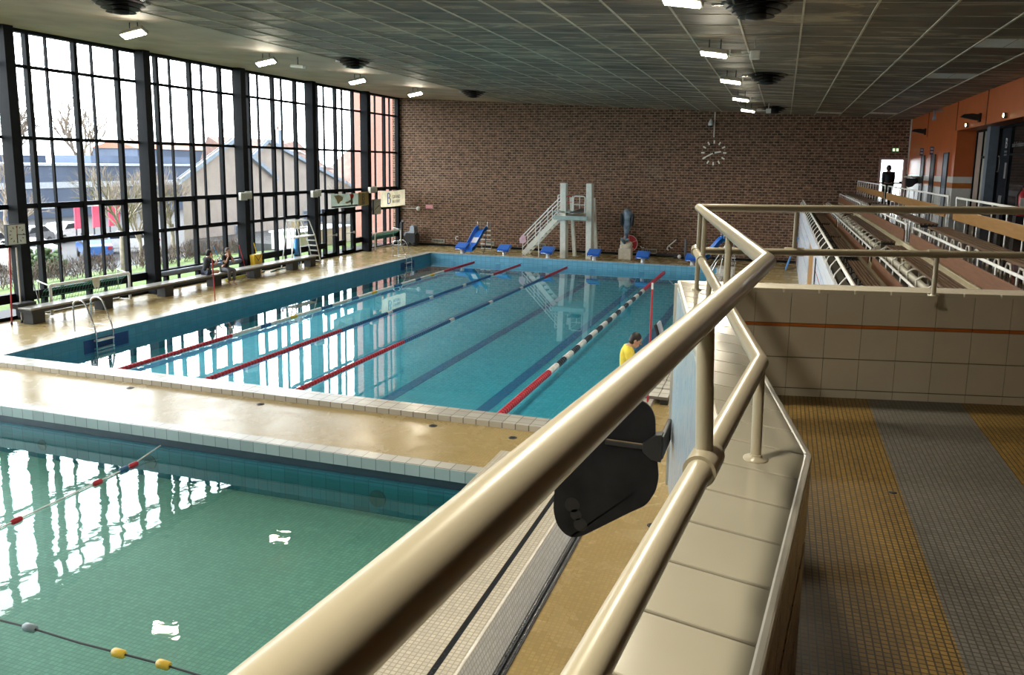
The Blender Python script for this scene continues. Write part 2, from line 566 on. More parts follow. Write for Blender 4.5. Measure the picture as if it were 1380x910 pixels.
def grass_mat():
    t = NT('lawn_grass')
    n = t.noise(t.coord(), 1.2, 5, .7)
    t.set(**{'Base Color': t.ramp(n, [(.3, (.06, .11, .02)), (.55, (.11, .17, .04)), (.75, (.16, .19, .08))]), 'Roughness': .95})
    return t.mat


M['grass'] = grass_mat()


def schlick(t, f0, nm=None):
    lw = t.node('ShaderNodeLayerWeight'); lw.inputs['Blend'].default_value = .5
    if nm is not None: t.link(nm, lw.inputs['Normal'])
    p = t.math('POWER', lw.outputs['Facing'], 5)
    return t.math('ADD', t.math('MULTIPLY', p, 1 - f0), f0, True)


def water_mat(name, tint, amp, scale, amp2=0):
    t = NT(name)
    t.n.remove(t.b)
    tr = t.node('ShaderNodeBsdfTransparent'); tr.inputs[0].default_value = lin(tint)
    gl = t.node('ShaderNodeBsdfGlossy'); gl.inputs['Roughness'].default_value = .015; gl.inputs['Color'].default_value = (1, 1, 1, 1)
    mx = t.node('ShaderNodeMixShader')
    v = t.coord((1, 1, 1))
    h = t.math('ADD', t.math('MULTIPLY', t.noise(v, scale, 2, .5, .3), amp), t.math('MULTIPLY', t.noise(v, scale * 4.3, 2, .5), amp2))
    nm = t.bump(h, 1, 1)
    t.link(nm, gl.inputs['Normal'])
    t.link(schlick(t, .028, nm), mx.inputs[0]); t.link(tr.outputs[0], mx.inputs[1]); t.link(gl.outputs[0], mx.inputs[2])
    t.link(mx.outputs[0], t.out.inputs['Surface'])
    return t.mat


M['water_big'] = water_mat('pool_water', (.72, .93, .95), .0011, 1.1, .00025)
M['water_small'] = water_mat('small_pool_water', (.78, .93, .88), .0034, 1.3, .0007)


def glass_mat():
    t = NT('window_glass')
    t.n.remove(t.b)
    tr = t.node('ShaderNodeBsdfTransparent'); tr.inputs[0].default_value = (.93, .95, .95, 1)
    gl = t.node('ShaderNodeBsdfGlossy'); gl.inputs['Roughness'].default_value = .02
    mx = t.node('ShaderNodeMixShader')
    t.link(schlick(t, .015), mx.inputs[0]); t.link(tr.outputs[0], mx.inputs[1]); t.link(gl.outputs[0], mx.inputs[2])
    t.link(mx.outputs[0], t.out.inputs['Surface'])
    return t.mat


M['glass'] = glass_mat()


def shop_glass():
    t = NT('smoked_shop_glass')
    t.set(**{'Base Color': lin((.008, .009, .011)), 'Roughness': .06, 'Specular IOR Level': .35})
    return t.mat


M['shop_glass'] = shop_glass()

# ------------------------------------------------------------------ camera
cam = bpy.data.cameras.new('camera')
cam.sensor_width = 36; cam.lens = 36 * 1086.056 / 1380
cam.shift_y = -(455 - 392) / 1380
cam.clip_start = .05; cam.clip_end = 500
co = bpy.data.objects.new('camera', cam); COL.objects.link(co)
rv = Vector((0.152163494, 0.32029464, 0.0395881931))
R1 = Matrix.Rotation(rv.length, 3, rv.normalized())
Rcv = R1 @ Matrix(((1, 0, 0), (0, 0, -1), (0, 1, 0)))
right, down, fwd = Rcv[0], Rcv[1], Rcv[2]
m = Matrix((right, -down, -fwd)).transposed().to_4x4()
m.translation = (0, 0, 4.6)
co.matrix_world = m
S.camera = co

# ------------------------------------------------------------------ room dimensions
XW = -20.7            # window wall plane
YF = 41.63            # far brick wall
XR = 5.45             # orange wall
Y0 = -6.0
COLS = [22.24 + 5.05 * k for k in range(-5, 4)] + [YF]


def zc(x): return 8.16 - .0478 * (x + 20.7)


# ---- ceiling
mb = MB()
for (xa, xb, mi) in ((-21.2, -13.77, 0), (-13.77, 6.6, 1)):
    mb.mi = mi
    vs = [(xa, Y0, zc(xa)), (xb, Y0, zc(xb)), (xb, YF, zc(xb)), (xa, YF, zc(xa))]
    vs += [(x, y, z + .3) for x, y, z in vs]
    mb._add(vs, [(0, 1, 2, 3), (7, 6, 5, 4), (0, 4, 5, 1), (1, 5, 6, 2), (2, 6, 7, 3), (3, 7, 4, 0)], False)
ceiling = struct('ceiling', mb, [M['ceiling_plain'], M['ceiling']], 'sloping ceiling of stained grey panels with plain plaster strip by the windows', 'ceiling')
mb = MB()
for k in range(-13, 5):
    x = .14 + 1.07 * k
    mb.beam((x, Y0, zc(x) - .008), (x, YF, zc(x) - .008), .034, .02)
y = 15 - 1.14 * 18
while y < YF:
    mb.beam((-13.77, y, zc(-13.77) - .003), (XR, y, zc(XR) - .003), .012, .01)
    y += 1.14
mb.build('ceiling_grid_bars', M['ceiling_bar'], ceiling)
for (ya, xa) in ((17.3, 3.36), (22.99, 3.36), (37.8, 3.36), (38.9, 1.22)):
    mb = MB()
    for (p, q) in ((xa + .02, xa + .525), (xa + .545, xa + 1.05)):
        vs = [(p, ya, zc(p) - .006), (q, ya, zc(q) - .006), (q, ya + 1.1, zc(q) - .006), (p, ya + 1.1, zc(p) - .006)]
        mb._add(vs + [(a, b, c + .005) for a, b, c in vs], [(0, 3, 2, 1), (4, 5, 6, 7), (0, 1, 5, 4), (1, 2, 6, 5), (2, 3, 7, 6), (3, 0, 4, 7)], False)
    mb.build('white_ceiling_tile', M['ceiling_white'], ceiling)

# ---- far brick wall with door opening
mb = MB()
mb.box((XW - .3, YF, -.3), (4.30, YF + .3, 8.4)); mb.box((4.30, YF, 5.06), (5.25, YF + .3, 8.4))
mb.box((4.30, YF, -.3), (5.25, YF + .3, 3.0)); mb.box((5.25, YF, -.3), (6.8, YF + .3, 8.4))
struct('wall_far', mb, M['brick'], 'far wall of brown brick with pale mortar', 'wall')
mb = MB()
mb.box((-20.4, YF - .03, 0), (.8, YF - .002, .12))
struct('baseboard_far', mb, M['black_steel'], 'dark skirting along the foot of the brick wall', 'skirting')
# exit door in the brick wall
mb = MB()
for (a, b) in (((4.20, 3.0), (4.30, 5.16)), ((5.25, 3.0), (5.37, 5.16)), ((4.30, 5.06), (5.25, 5.16))):
    mb.box((a[0], YF - .04, a[1]), (b[0], YF + .1, b[1]))
mb.box((4.3, YF + .02, 3.95), (5.25, YF + .07, 4.02)); mb.box((4.3, YF + .02, 3.0), (5.25, YF + .07, 3.12))
d = struct('door_3', mb, plain('faded_pink_frame', (.30, .20, .18), .5), 'bright glazed exit door in a pinkish frame at the end of the brick wall', 'door')
mb = MB(); mb.box((4.3, YF + .04, 3.12), (5.25, YF + .05, 5.06)); mb.build('glass', M['glass'], d)
mb = MB(); mb.box((5.12, YF - .06, 3.98), (5.22, YF + .02, 4.08)); mb.build('door_handle', M['black_plastic'], d)

# ---- orange wall on the right
mb = MB()
mb.mi = 0; mb.box((XR, 30.9, 4.40), (XR + .9, YF, 7.3)); mb.box((XR, Y0, 5.93), (XR + .9, 30.9, 7.3))
mb.mi = 1; mb.box((XR, 30.9, 2.7), (XR + .9, YF, 4.01)); mb.box((XR, 30.9, 4.19), (XR + .9, YF, 4.40))
mb.mi = 2; mb.box((XR - .004, 30.896, 4.01), (XR + .9, YF, 4.19))
wr = struct('wall_right', mb, [M['orange'], M['wall_white'], M['orange_stripe']], 'orange painted wall over a white dado with an orange stripe', 'wall')
mb = MB()
for y in (31.17, 26.86, 37.0):
    mb.box((XR - .012, y - .05, 5.93 if y < 31 else 5.95), (XR, y + .05, 6.92))
mb.build('dark_seam', plain('dark_seam', (.12, .02, .008), .5), wr)
mb = MB(); mb.box((XR - .05, YF - .06, 4.4), (XR, YF - .01, 6.9)); mb.build('pipe_cover', M['dirty_white'], wr)
mb = MB()
mb.box((6.25, Y0, 2.9), (6.45, 30.9, 6.0))
struct('wall_right_recess', mb, M['shop_black'], 'dark recessed wall behind the shopfront glazing', 'wall')

# doors in orange wall (two dark doorways, one slate door)
for i, (ya, yb, zt, mat, lab) in enumerate(((37.05, 37.75, 5.16, 'black_plastic', 'dark narrow doorway nearest the brick wall in the orange wall'),
                                            (34.6, 35.35, 5.16, 'black_plastic', 'dark doorway under the second blue sign in the orange wall'),
                                            (31.95, 32.75, 5.18, 'slate', 'slate grey door nearest the shopfront in the orange wall'))):
    mb = MB(); mb.box((XR - .035, ya, 3.0), (XR + .02, yb, zt))
    d = struct('door_%d' % (4 + i), mb, M[mat], lab, 'door')
    mb = MB(); mb.box((XR - .045, ya - .05, 3.0), (XR, ya, zt + .05)); mb.box((XR - .045, yb, 3.0), (XR, yb + .05, zt + .05)); mb.box((XR - .045, ya, zt), (XR, yb, zt + .05))
    mb.build('door_frame', M['dark_grey'], d)
    mb = MB(); mb.tube([(XR - .09, ya + .08, 4.0), (XR - .09, ya + .22, 4.0)], .012); mb.tube([(XR - .09, ya + .08, 4.0), (XR - .03, ya + .08, 4.0)], .01)
    mb.build('door_handle', M['chrome'], d)
    if i < 2:
        t = thing('door_sign', ('small blue projecting sign over the doorway nearest the brick wall', 'small blue projecting sign over the second dark doorway')[i], 'sign', (XR - .02, (ya + yb) / 2 + .1, 5.3), 0, 'projecting signs on the orange wall')
        mb = MB(); mb.box((XR - .15, (ya + yb) / 2 + .08, 5.2), (XR - .02, (ya + yb) / 2 + .11, 5.5)); mb.build('plate', plain('sign_blue_%d' % i, (.06, .06, .13), .5), t)
        mb = MB()
        for q in range(2): mb.box((XR - .13, (ya + yb) / 2 + .074, 5.27 + q * .12), (XR - .04, (ya + yb) / 2 + .079, 5.33 + q * .12))
        mb.build('pictogram', M['vinyl'], t)

# shopfront in the recess
mb = MB()
fr = [32.87 - 2.0, 29.55, 28.35, 27.9]
XS = 6.08
for y in (30.85, 29.9, 28.75, 28.25, 26.45, 24.4, 22.2, 19.5, 16.5, 13, 9):
    mb.box((XS - .05, y - .04, 3.0), (XS + .05, y + .04, 5.95))
mb.box((XS - .05, 6, 5.86), (XS + .05, 30.9, 5.95)); mb.box((XS - .05, 6, 3.0), (XS + .05, 30.9, 3.1)); mb.box((XS - .05, 28.8, 5.0), (XS + .05, 29.9, 5.08))
mb.box((XS - .05, 6, 5.05), (XS + .05, 26.45, 5.1))
shop = struct('shopfront', mb, M['black_steel'], 'dark glazed shopfront with black frames under the orange lintel', 'shopfront')
mb = MB(); mb.box((XS - .01, 29.94, 3.1), (XS + .01, 30.81, 5.86)); mb.build('pale_pane', M['panel_pink'], shop)
mb = MB(); mb.box((XS - .01, 28.79, 3.1), (XS + .01, 29.86, 5.0)); mb.build('cream_door_panel', M['panel_cream'], shop)
mb = MB(); mb.box((XS - .01, 28.79, 5.08), (XS + .01, 29.86, 5.86)); mb.build('upper_pane', plain('grey_green_pane', (.22, .22, .17), .3), shop)
mb = MB(); mb.box((XS - .01, 6, 3.1), (XS + .01, 28.21, 5.86)); mb.build('dark_pane', M['shop_glass'], shop)
mb = MB(); mb.box((XS - .3, 27.8, 3.0), (XS - .06, 28.2, 5.93)); mb.build('slate_post', M['slate'], shop)
mb = MB()
MM = faceM((0, -1, 0), (0, 0, 1), (XS - .02, 27.12, 5.27)); text_mb(mb, 'B', .42, MM, .002)
mb.build('logo_lettering', M['vinyl'], shop)
mb = MB()
MM = faceM((0, -1, 0), (0, 0, 1), (XS - .02, 27.15, 5.14)); text_mb(mb, 'GRAND', .085, MM, .002)
MM = faceM((0, -1, 0), (0, 0, 1), (XS - .02, 27.15, 5.05)); text_mb(mb, 'BELFORT', .075, MM, .002)
mb.build('lettering', M['vinyl_dim'], shop)
mb = MB()
MM = faceM((0, -1, 0), (0, 0, 1), (XS - .02, 26.35, 5.28)); text_mb(mb, 'salle Evolution', .2, MM, .002)
mb.build('shop_lettering', M['vinyl_dim'], shop)
mb = MB()
ring = [(XS - .02, 27.75 + .16 * math.cos(a * PI / 10), 4.82 + .24 * math.sin(a * PI / 10)) for a in range(20)]
mb.tube(ring, .012, 5, closed=True)
mb.box((XS - .02, 26.75, 4.4), (XS - .015, 26.95, 4.85)); mb.box((XS - .02, 26.95, 3.5), (XS - .015, 27.3, 3.62)); mb.box((XS - .02, 26.95, 3.68), (XS - .015, 27.3, 3.9)); mb.box((XS - .02, 26.95, 3.2), (XS - .015, 27.3, 3.42))
mb.build('vinyl_decal', M['vinyl_dim'], shop)

# ---- deck floor
mb = MB()
for r in ((XW - .05, Y0, -17.1, YF), (-17.1, 10.82, -2.35, 12.93), (-2.15, 10.82, .95, YF), (-2.33, Y0, .95, 10.82), (-17.1, 37.7, -2.15, YF), (-2.35, 10.82, -2.15, 12.93), (-17.1, Y0, -16.9, 10.82)):
    mb.box((r[0], r[1], -.35), (r[2], r[3], 0))
struct('floor', mb, M['deck'], 'wet ochre mosaic deck around the pools', 'floor')
# ---- big pool
PX0, PX1, PY0, PY1 = -16.75, -2.5, 13.43, 37.36
WZ = -.25
mb = MB(); mb.box((PX0, PY0, -.95), (PX1, PY1, -.8))
basin = struct('pool_basin', mb, M['pool_floor'], 'turquoise tiled basin of the large swimming pool', 'pool')
for nm, a, b, mt in (('end_wall', (PX0 - .3, PY1, -.95), (PX1 + .3, PY1 + .3, .0), 'pool_wall_x'), ('end_wall', (PX0 - .3, PY0 - .5, -.95), (PX1 + .3, PY0, .0), 'pool_wall_x'),
                     ('side_wall', (PX0 - .3, PY0, -.95), (PX0, PY1, .0), 'pool_wall_y'), ('side_wall', (PX1, PY0, -.95), (PX1 + .3, PY1, .0), 'pool_wall_y')):
    mb = MB(); mb.box(a, b); mb.build(nm, M[mt], basin)
for x in (-15.5, -13.1, -10.72, -8.34, -6.0, -3.7):
    mb = MB(); mb.box((x - .15, 14.6, -.8), (x + .15, 36.1, -.794)); mb.box((x - .45, 36.0, -.8), (x + .45, 36.25, -.7945)); mb.build('lane_line', M['pool_line'], basin)
    mb = MB(); mb.box((x - .13, PY1 - .006, -.75), (x + .13, PY1, -.3)); mb.build('wall_target', M['pool_line'], basin)
mb = MB()
for yy in (33.9, 15.7):
    mb.box((PX0 - .0, yy, -.4), (PX0 + .006, yy + 1.5, -.05))
mb.build('dark_blue_tile_patch', plain('navy_tile', (.008, .035, .16), .3), basin)
CZ = .1
mb = MB()
mb.box((PX0 - .37, PY0 - .5, 0), (PX1 + .37, PY0, CZ)); mb.box((PX0 - .37, PY1, 0), (PX1 + .37, PY1 + .36, CZ))
mb.box((PX0 - .37, PY0, 0), (PX0, PY1, CZ)); mb.box((PX1, PY0, 0), (PX1 + .37, PY1, CZ))
cp = struct('pool_coping', mb, M['coping'], 'white tiled coping around the large pool', 'coping')
mb = MB(); mb.box((PX0 - .37, PY0 - .506, 0.0), (PX1 + .37, PY0 - .5, CZ - .002)); mb.build('front_tiles', tile_mat('coping_front', (.50, .46, .38), (.15, .13, .1), .246, 9, .01, .3, 'XZ'), cp)
mb = MB(); mb.box((PX0 + .002, PY1 - .004, WZ - .1), (PX1, PY1, CZ - .015)); mb.build('far_face_tiles', tile_mat('far_face', (.15, .40, .55), (.10, .28, .40), .246, .2, .01, .3, 'XZ'), cp)
mb = MB(); mb.box((PX0, PY0, WZ - .1), (PX0 + .004, PY1, CZ - .015)); mb.build('side_face_tiles', tile_mat('side_face', (.07, .26, .36), (.05, .2, .28), .246, .2, .01, .3, 'YZ'), cp)
mb = MB(); mb.box((PX0, PY0, WZ - .004), (PX1, PY1, WZ))
# a single water sheet (top) so that light passes one surface
mb = MB()
nx, ny = 2, 2
mb.quad((PX0, PY0, WZ), (PX1, PY0, WZ), (PX1, PY1, WZ), (PX0, PY1, WZ))
tag(mb.build('pool_water', M['water_big']), 'calm turquoise water of the large swimming pool', 'water', kind='stuff')

# ---- small pool
SX0, SX1, SY1 = -16.75, -3.72, 10.57
SW = -.30
mb = MB(); mb.box((SX0, Y0, -.95), (SX1, SY1, -.75))
sb = struct('small_pool_basin', mb, M['small_floor'], 'sea green tiled basin of the small teaching pool', 'pool')
mb = MB(); mb.box((SX0 - .2, SY1 + .02, -.95), (SX1 + .1, SY1 + .25, 0)); mb.build('end_wall', M['small_wall'], sb)
mb = MB(); mb.box((SX0 - .15, Y0, -.95), (SX0, SY1 + .1, 0)); mb.build('side_wall', M['pool_wall_y'], sb)
mb = MB(); mb.box((-4.68, Y0, -.75), (-4.56, 10.4, -.744)); mb.build('lane_line', M['mosaic_black'], sb)
mb = MB(); mb.box((SX0, SY1 - .08, -.95), (SX1, SY1 + .02, -.22)); mb.build('gutter_ledge', tile_mat('teal_ledge', (.03, .17, .22), (.02, .11, .15), .25, .25, .008, .3, 'XZ'), sb)
mb = MB(); mb.box((SX0, SY1 + .012, -.215), (SX1 - .3, SY1 + .021, -.06)); mb.build('gutter_slot', plain('gutter_grey', (.03, .06, .08), .4), sb)
for (x, r) in ((-5.6, .14), (-9.9, .12), (-12.3, .10)):
    mb = MB(); mb.lathe([(.001, 0), (r, 0), (r, .012), (.001, .013)], (x, SY1 - .08, -.5), 16, rotx(PI / 2), smooth=False); mb.build('inlet_cover', plain('inlet_teal', (.03, .10, .11), .5), sb)
mb = MB(); mb.box((SX0 - .2, SY1, -.06), (SX1 + .02, SY1 + .27, CZ))
sc = struct('small_pool_coping', mb, M['coping'], 'white tiled coping along the far edge of the small pool', 'coping', bevel=.015)
mb = MB(); mb.box((SX0, SY1 - .014, -.08), (SX1, SY1 - .0, CZ - .004)); mb.build('nose_tiles', M['coping_face'], sc)
mb = MB(); mb.quad((SX0, Y0, SW), (SX1, Y0, SW), (SX1, SY1, SW), (SX0, SY1, SW))
tag(mb.build('small_pool_water', M['water_small']), 'green rippled water of the small teaching pool', 'water', kind='stuff')
# bench wall right of the small pool
mb = MB(); FXZ = Matrix(((1, 0, 0), (0, 0, 1), (0, 1, 0)))
mb.prism([(SX1, -.95), (-2.21, -.95), (-2.21, .04), (-2.325, .40), (SX1, .40)], Y0, 10.83, FXZ)
bw = struct('low_pool_wall', mb, M['mosaic_cream'], 'low cream mosaic wall along the right side of the small pool', 'wall', bevel=.0)
mb = MB(); mb.box((SX1 - .006, Y0, -.9), (SX1, SY1, .39)); mb.build('pool_side_tiles', M['small_wall'], bw)
mb = MB(); mb.prism([(-2.21, .06), (-2.20, .06), (-2.312, .39), (-2.322, .39)], Y0, 10.832, FXZ); mb.build('grey_side_tiles', M['mosaic_grey'], bw)
mb = MB(); mb.box((-2.335, Y0, .385), (-2.308, 10.84, .41)); mb.build('lip', M['trim_strip'], bw, bevel=.008)
for x in (-2.52, -3.36):
    mb = MB(); mb.box((x - .028, Y0, .40), (x + .028, 10.6, .403)); mb.build('black_line', M['mosaic_black'], bw)
mb = MB(); mb.tube([(-2.19, Y0, .035), (-2.19, 10.83, .035)], .035, 8); mb.tube([(-2.135, Y0, .015), (-2.135, 10.83, .015)], .028, 8); mb.build('black_skirting', M['mosaic_black'], bw)

# floor drains
for i, (x, y) in enumerate(((-5.61, 12.6), (-4.09, 12.5), (-3.67, 12.82), (-1.32, 9.93), (-9.2, 12.6), (-12.3, 12.6))):
    t = thing('floor_drain', 'small dark round drain ' + ('in the strip between the pools, third from the low wall', 'in the strip between the pools, second from the low wall', 'at the foot of the large pool coping near the low wall',
              'in the ochre deck under the black hanging board', 'in the wet strip between the pools, near the middle', 'in the wet strip between the pools, nearest the windows')[i], 'drain', (x, y, 0), 0, 'floor drains in the deck')
    mb = MB(); mb.lathe([(.075, 0), (.075, .006), (.055, .008), (.001, .008)], (0, 0, 0), 14); mb.build('rim', M['dark_grey'], t, local=True)
    mb = MB()
    for q in (-.03, 0, .03): mb.box((-.045, q - .006, .008), (.045, q + .006, .011))
    mb.build('slots', M['duct_black'], t, local=True)

# ---- window wall, one window per bay
GROUND = []


def bay(n, ya, yb, doors=False, label=''):
    fm = MB(); th = MB()
    L = yb - ya
    Ms = [ya + q for q in (.92, 2.58, 4.24) if q < L - .2]
    ts = [ya + q for q in (1.58, 3.24) if q < L - .2]
    x0 = XW
    fm.box((x0 - .12, ya, 8.06), (x0 + .12, yb, 8.5)); fm.box((x0 - .1, ya, -.05), (x0 + .1, yb, .1))
    for y in Ms: fm.box((x0 - .07, y - .062, .0), (x0 + .09, y + .062, 8.3))
    for y in ts: fm.box((x0 - .04, y - .026, .0), (x0 + .05, y + .026, 8.3))
    for (z, h, dp) in ((7.14, .045, .05), (5.14, .05, .05), (3.2, .07, .07), (2.11, .06, .07)):
        fm.box((x0 - dp, ya, z - h), (x0 + dp, yb, z + h))
    dy = []
    if doors:
        dy = [(ya + 1.36, ya + 2.42), (ya + 3.14, ya + 4.16)]
        segs = [(ya, dy[0][0]), (dy[0][1], dy[1][0]), (dy[1][1], yb)]
    else:
        segs = [(ya, yb)]
    for a, b in segs: fm.box((x0 - .1, a, .48), (x0 + .13, b, .74))
    # opening lights beside the thick mullions
    for y in ts:
        mm = [q for q in Ms if q > y]
        e = (mm[0] if mm else yb) - .062
        a = y + .026
        for (p, q) in (((a, 2.15), (a + .06, 3.15)), ((e - .06, 2.15), (e, 3.15)), ((a, 2.15), (e, 2.21)), ((a, 3.08), (e, 3.15))):
            fm.box((x0 - .03, p[0], p[1]), (x0 + .09, q[0], q[1]))
    w = struct('window_%d' % n, fm, M['black_steel'], label, 'window')
    g = MB(); g.box((x0 - .008, ya, .1), (x0 + .0, yb, 8.1)); g.build('glass', M['glass'], w)
    return dy


names = ['first', 'second', 'third', 'fourth', 'fifth', 'sixth', 'seventh', 'eighth', 'ninth']
for i in range(len(COLS) - 1):
    dy = bay(i + 1, COLS[i], COLS[i + 1], i == 7, 'tall black framed glazing bay %s along the window wall, counted from behind the viewer' % names[i])
    if dy:
        for j, (a, b) in enumerate(dy):
            mb = MB()
            mb.box((XW - .06, a, .02), (XW + .1, a + .16, 2.2)); mb.box((XW - .06, b - .16, .02), (XW + .1, b, 2.2)); mb.box((XW - .06, a, 2.02), (XW + .1, b, 2.34)); mb.box((XW - .06, a, .02), (XW + .1, b, .2))
            d = struct('door_%d' % (1 + j), mb, M['black_steel'], ('black framed glass door left of the second door under the printed banner', 'black framed glass door nearest the far clock column')[j], 'door')
            g = MB(); g.box((XW + .01, a + .16, .2), (XW + .02, b - .16, 2.02)); g.build('glass', M['glass'], d)
            mb = MB(); mb.tube([(XW + .13, a + .12, 1.06), (XW + .13, b - .06, 1.06)], .018, 8); mb.box((XW + .05, b - .12, 1.0), (XW + .15, b - .05, 1.12)); mb.build('push_bar', M['dirty_white'], d)
for i, y in enumerate(COLS):
    mb = MB(); mb.box((-20.52, y - .15, 0), (-20.2, y + .15, zc(-20.4) + .05)); mb.box((-20.64, y - .1, 0), (-20.5, y + .1, 8.2))
    if y > 41: mb = MB(); mb.box((-20.75, YF - .22, 0), (-20.55, YF + .02, 8.3))
    o = struct('steel_column', mb, M['black_steel'], 'black steel column %s along the window wall' % (names + ['tenth'])[i], 'column')
# far end of the window wall and back of the hall (unseen, closes the room)
mb = MB(); mb.box((XW - .3, Y0 - .3, -.3), (6.8, Y0, 8.6)); struct('wall_back', mb, M['brick'], 'brick wall behind the viewer', 'wall')
mb = MB(); mb.box((XW - .15, Y0, -.3), (XW + .1, COLS[0], 8.4)); struct('wall_left', mb, M['black_steel'], 'short dark wall piece behind the viewer', 'wall')
mb = MB(); mb.box((6.45, Y0, 2.7), (6.8, YF, 7.4)); struct('wall_right_outer', mb, M['shop_black'], 'outer wall behind the orange wall', 'wall')
mb = MB(); mb.tube([(-20.42, 22.5, .62), (-20.42, 27.0, .62)], .085, 10)
struct('trim_1', mb, plain('blue_grey_pipe', (.16, .20, .26), .3), 'blue grey heating pipe along the window sill behind the bench', 'pipe')

# ------------------------------------------------------------------ balcony
ZB = 3.0
PT = 3.77


def xin(y): return .12 + .0991 * (y - 2.42)


bend_in = V(.12, 2.42); cor_in = V(-.418, 5.784); bend_out = V(-.132, 2.496); cor_out = V(-.68, 5.96)
near_in = V(xin(-2.2), -2.2); near_out = V(xin(-2.2) - .262, -2.2)
fd = V(.9775, .211); fnm = V(-.211, .9775)
front_in_end = cor_in + fd * 6.6; front_out_end = cor_out + fd * 6.85
# floor
edge = [.66, 1.27, 1.88, 2.49, 3.1, 3.7, 4.3, 4.9, 6.3]
fl = MB()


def yfront(x): return cor_in.y + (x - cor_in.x) * .211 / .9775 + .02


fl.mi = 0
fl.prism([(near_in.x - .03, Y0), (.66, Y0), (.66, yfront(.66)), (cor_in.x - .02, cor_in.y + .01), (bend_in.x - .03, bend_in.y), (near_in.x - .03, near_in.y)], ZB - .3, ZB)
for i in range(len(edge) - 1):
    a, b = edge[i], edge[i + 1]
    fl.mi = 1 if i % 2 == 0 else 0
    fl.prism([(a, Y0), (b, Y0), (b, yfront(b)), (a, yfront(a))], ZB - .3, ZB)
struct('floor_balcony', fl, [M['floor_yellow'], M['floor_grey']], 'balcony floor of brown yellow and grey mosaic stripes', 'floor')
mb = MB(); mb.lathe([(.02, 0), (.018, .002), (.001, .003)], (.62, 4.25, ZB), 8); o = mb.build('debris_crumb', M['rubber']); tag(o, 'tiny dark crumb lying on the yellow stripe of the balcony floor', 'litter')


# parapet body
def seg_prism(mb, a_in, b_in, b_out, a_out, z0, z1):
    mb.prism([tuple(a_in), tuple(b_in), tuple(b_out), tuple(a_out)], z0, z1)


mb = MB()
seg_prism(mb, near_in, bend_in, bend_out, near_out, 2.2, PT - .03)
seg_prism(mb, bend_in, cor_in, cor_out, bend_out, 2.2, PT - .03)
seg_prism(mb, cor_in, front_in_end, front_out_end, cor_out, 2.2, PT - .03)
par = struct('balcony_parapet', mb, M['grout'], 'cream tiled balcony parapet with a bend in front of the viewer', 'parapet')


def lerp(a, b, t): return a + (b - a) * t


def cap_tiles(mb, ai, bi, bo, ao, first, step, g=.004, z0=PT - .03, z1=PT):
    """tiles across the wall top; lengths measured from the b end"""
    L = (bi - ai).length; s = [0]; q = first
    while q < L: s.append(q); q += step
    s.append(L)
    for i in range(len(s) - 1):
        t0, t1 = (s[i] + g) / L, (s[i + 1] - g) / L
        if t1 <= t0: continue
        p = [lerp(bi, ai, t0), lerp(bi, ai, t1), lerp(bo, ao, t1), lerp(bo, ao, t0)]
        mb.prism([tuple(x) for x in p], z0, z1)


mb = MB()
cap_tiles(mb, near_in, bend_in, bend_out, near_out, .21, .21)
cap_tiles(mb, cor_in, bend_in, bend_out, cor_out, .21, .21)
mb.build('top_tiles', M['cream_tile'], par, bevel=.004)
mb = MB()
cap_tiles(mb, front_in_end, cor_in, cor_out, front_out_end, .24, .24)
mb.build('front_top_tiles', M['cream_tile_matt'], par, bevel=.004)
mb = MB()
for a, b in ((near_in, bend_in), (bend_in, cor_in)):
    mb.beam((a.x, a.y, PT - .012), (b.x, b.y, PT - .012), .022, .03)
mb.build('inner_edge_strip', M['trim_strip'], par, bevel=.006)
mb = MB()
for a, b in ((near_out, bend_out), (bend_out, cor_out)):
    mb.beam((a.x, a.y, PT - .012), (b.x, b.y, PT - .012), .02, .03)
mb.beam((cor_out.x, cor_out.y, PT - .012), (front_out_end.x, front_out_end.y, PT - .012), .02, .03)
mb.build('outer_edge_strip', M['trim_strip'], par, bevel=.006)
# inner wall tiles of the front parapet
mb = MB(); ms = MB()
rows = [(3.745, 3.528), (3.502, 3.285), (3.279, 3.062), (3.056, 3.0)]
FM = Matrix(((fd.x, -fnm.x, 0), (fd.y, -fnm.y, 0), (0, 0, 1)))   # local x along, y towards viewer, z up
u = 0.05
k = -1
while u + k * .243 < 6.6:
    a = u + k * .243 + .0018; b = a + .2394; a = max(a, 0.0)
    if b > 0:
        for z1, z0 in rows:
            for (p, q) in ((a, b),):
                mb.prism([(p, .0), (q, .0), (q, .006), (p, .006)], z0 + .001, z1 - .001, FM, (cor_in.x, cor_in.y, 0))
        ms.prism([(a, 0), (b, 0), (b, .008), (a, .008)], 3.505, 3.525, FM, (cor_in.x, cor_in.y, 0))
    k += 1
mb.build('front_inner_tiles', M['cream_tile_matt'], par)
ms.build('orange_stripe', M['orange_stripe'], par)
# inner tiles of the left parapet (near segment + second)
mb = MB()
for (a, b) in ((near_in, bend_in), (bend_in, cor_in)):
    dd = (b - a).normalized(); nn = V(dd.y, -dd.x); L = (b - a).length
    Mx = Matrix(((dd.x, nn.x, 0), (dd.y, nn.y, 0), (0, 0, 1)))
    q = 0
    while q < L:
        for z1, z0 in rows: mb.prism([(q + .003, 0), (min(q + .21, L) - .003, 0), (min(q + .21, L) - .003, .01), (q + .003, .01)], z0 + .003, z1 - .003, Mx, (a.x, a.y, 0))
        q += .213
mb.build('side_inner_tiles', plain('cream_tile_painted_reflection', (.36, .24, .14), .25), par)  # cream tiles, with an orange-brown reflection put into their colour
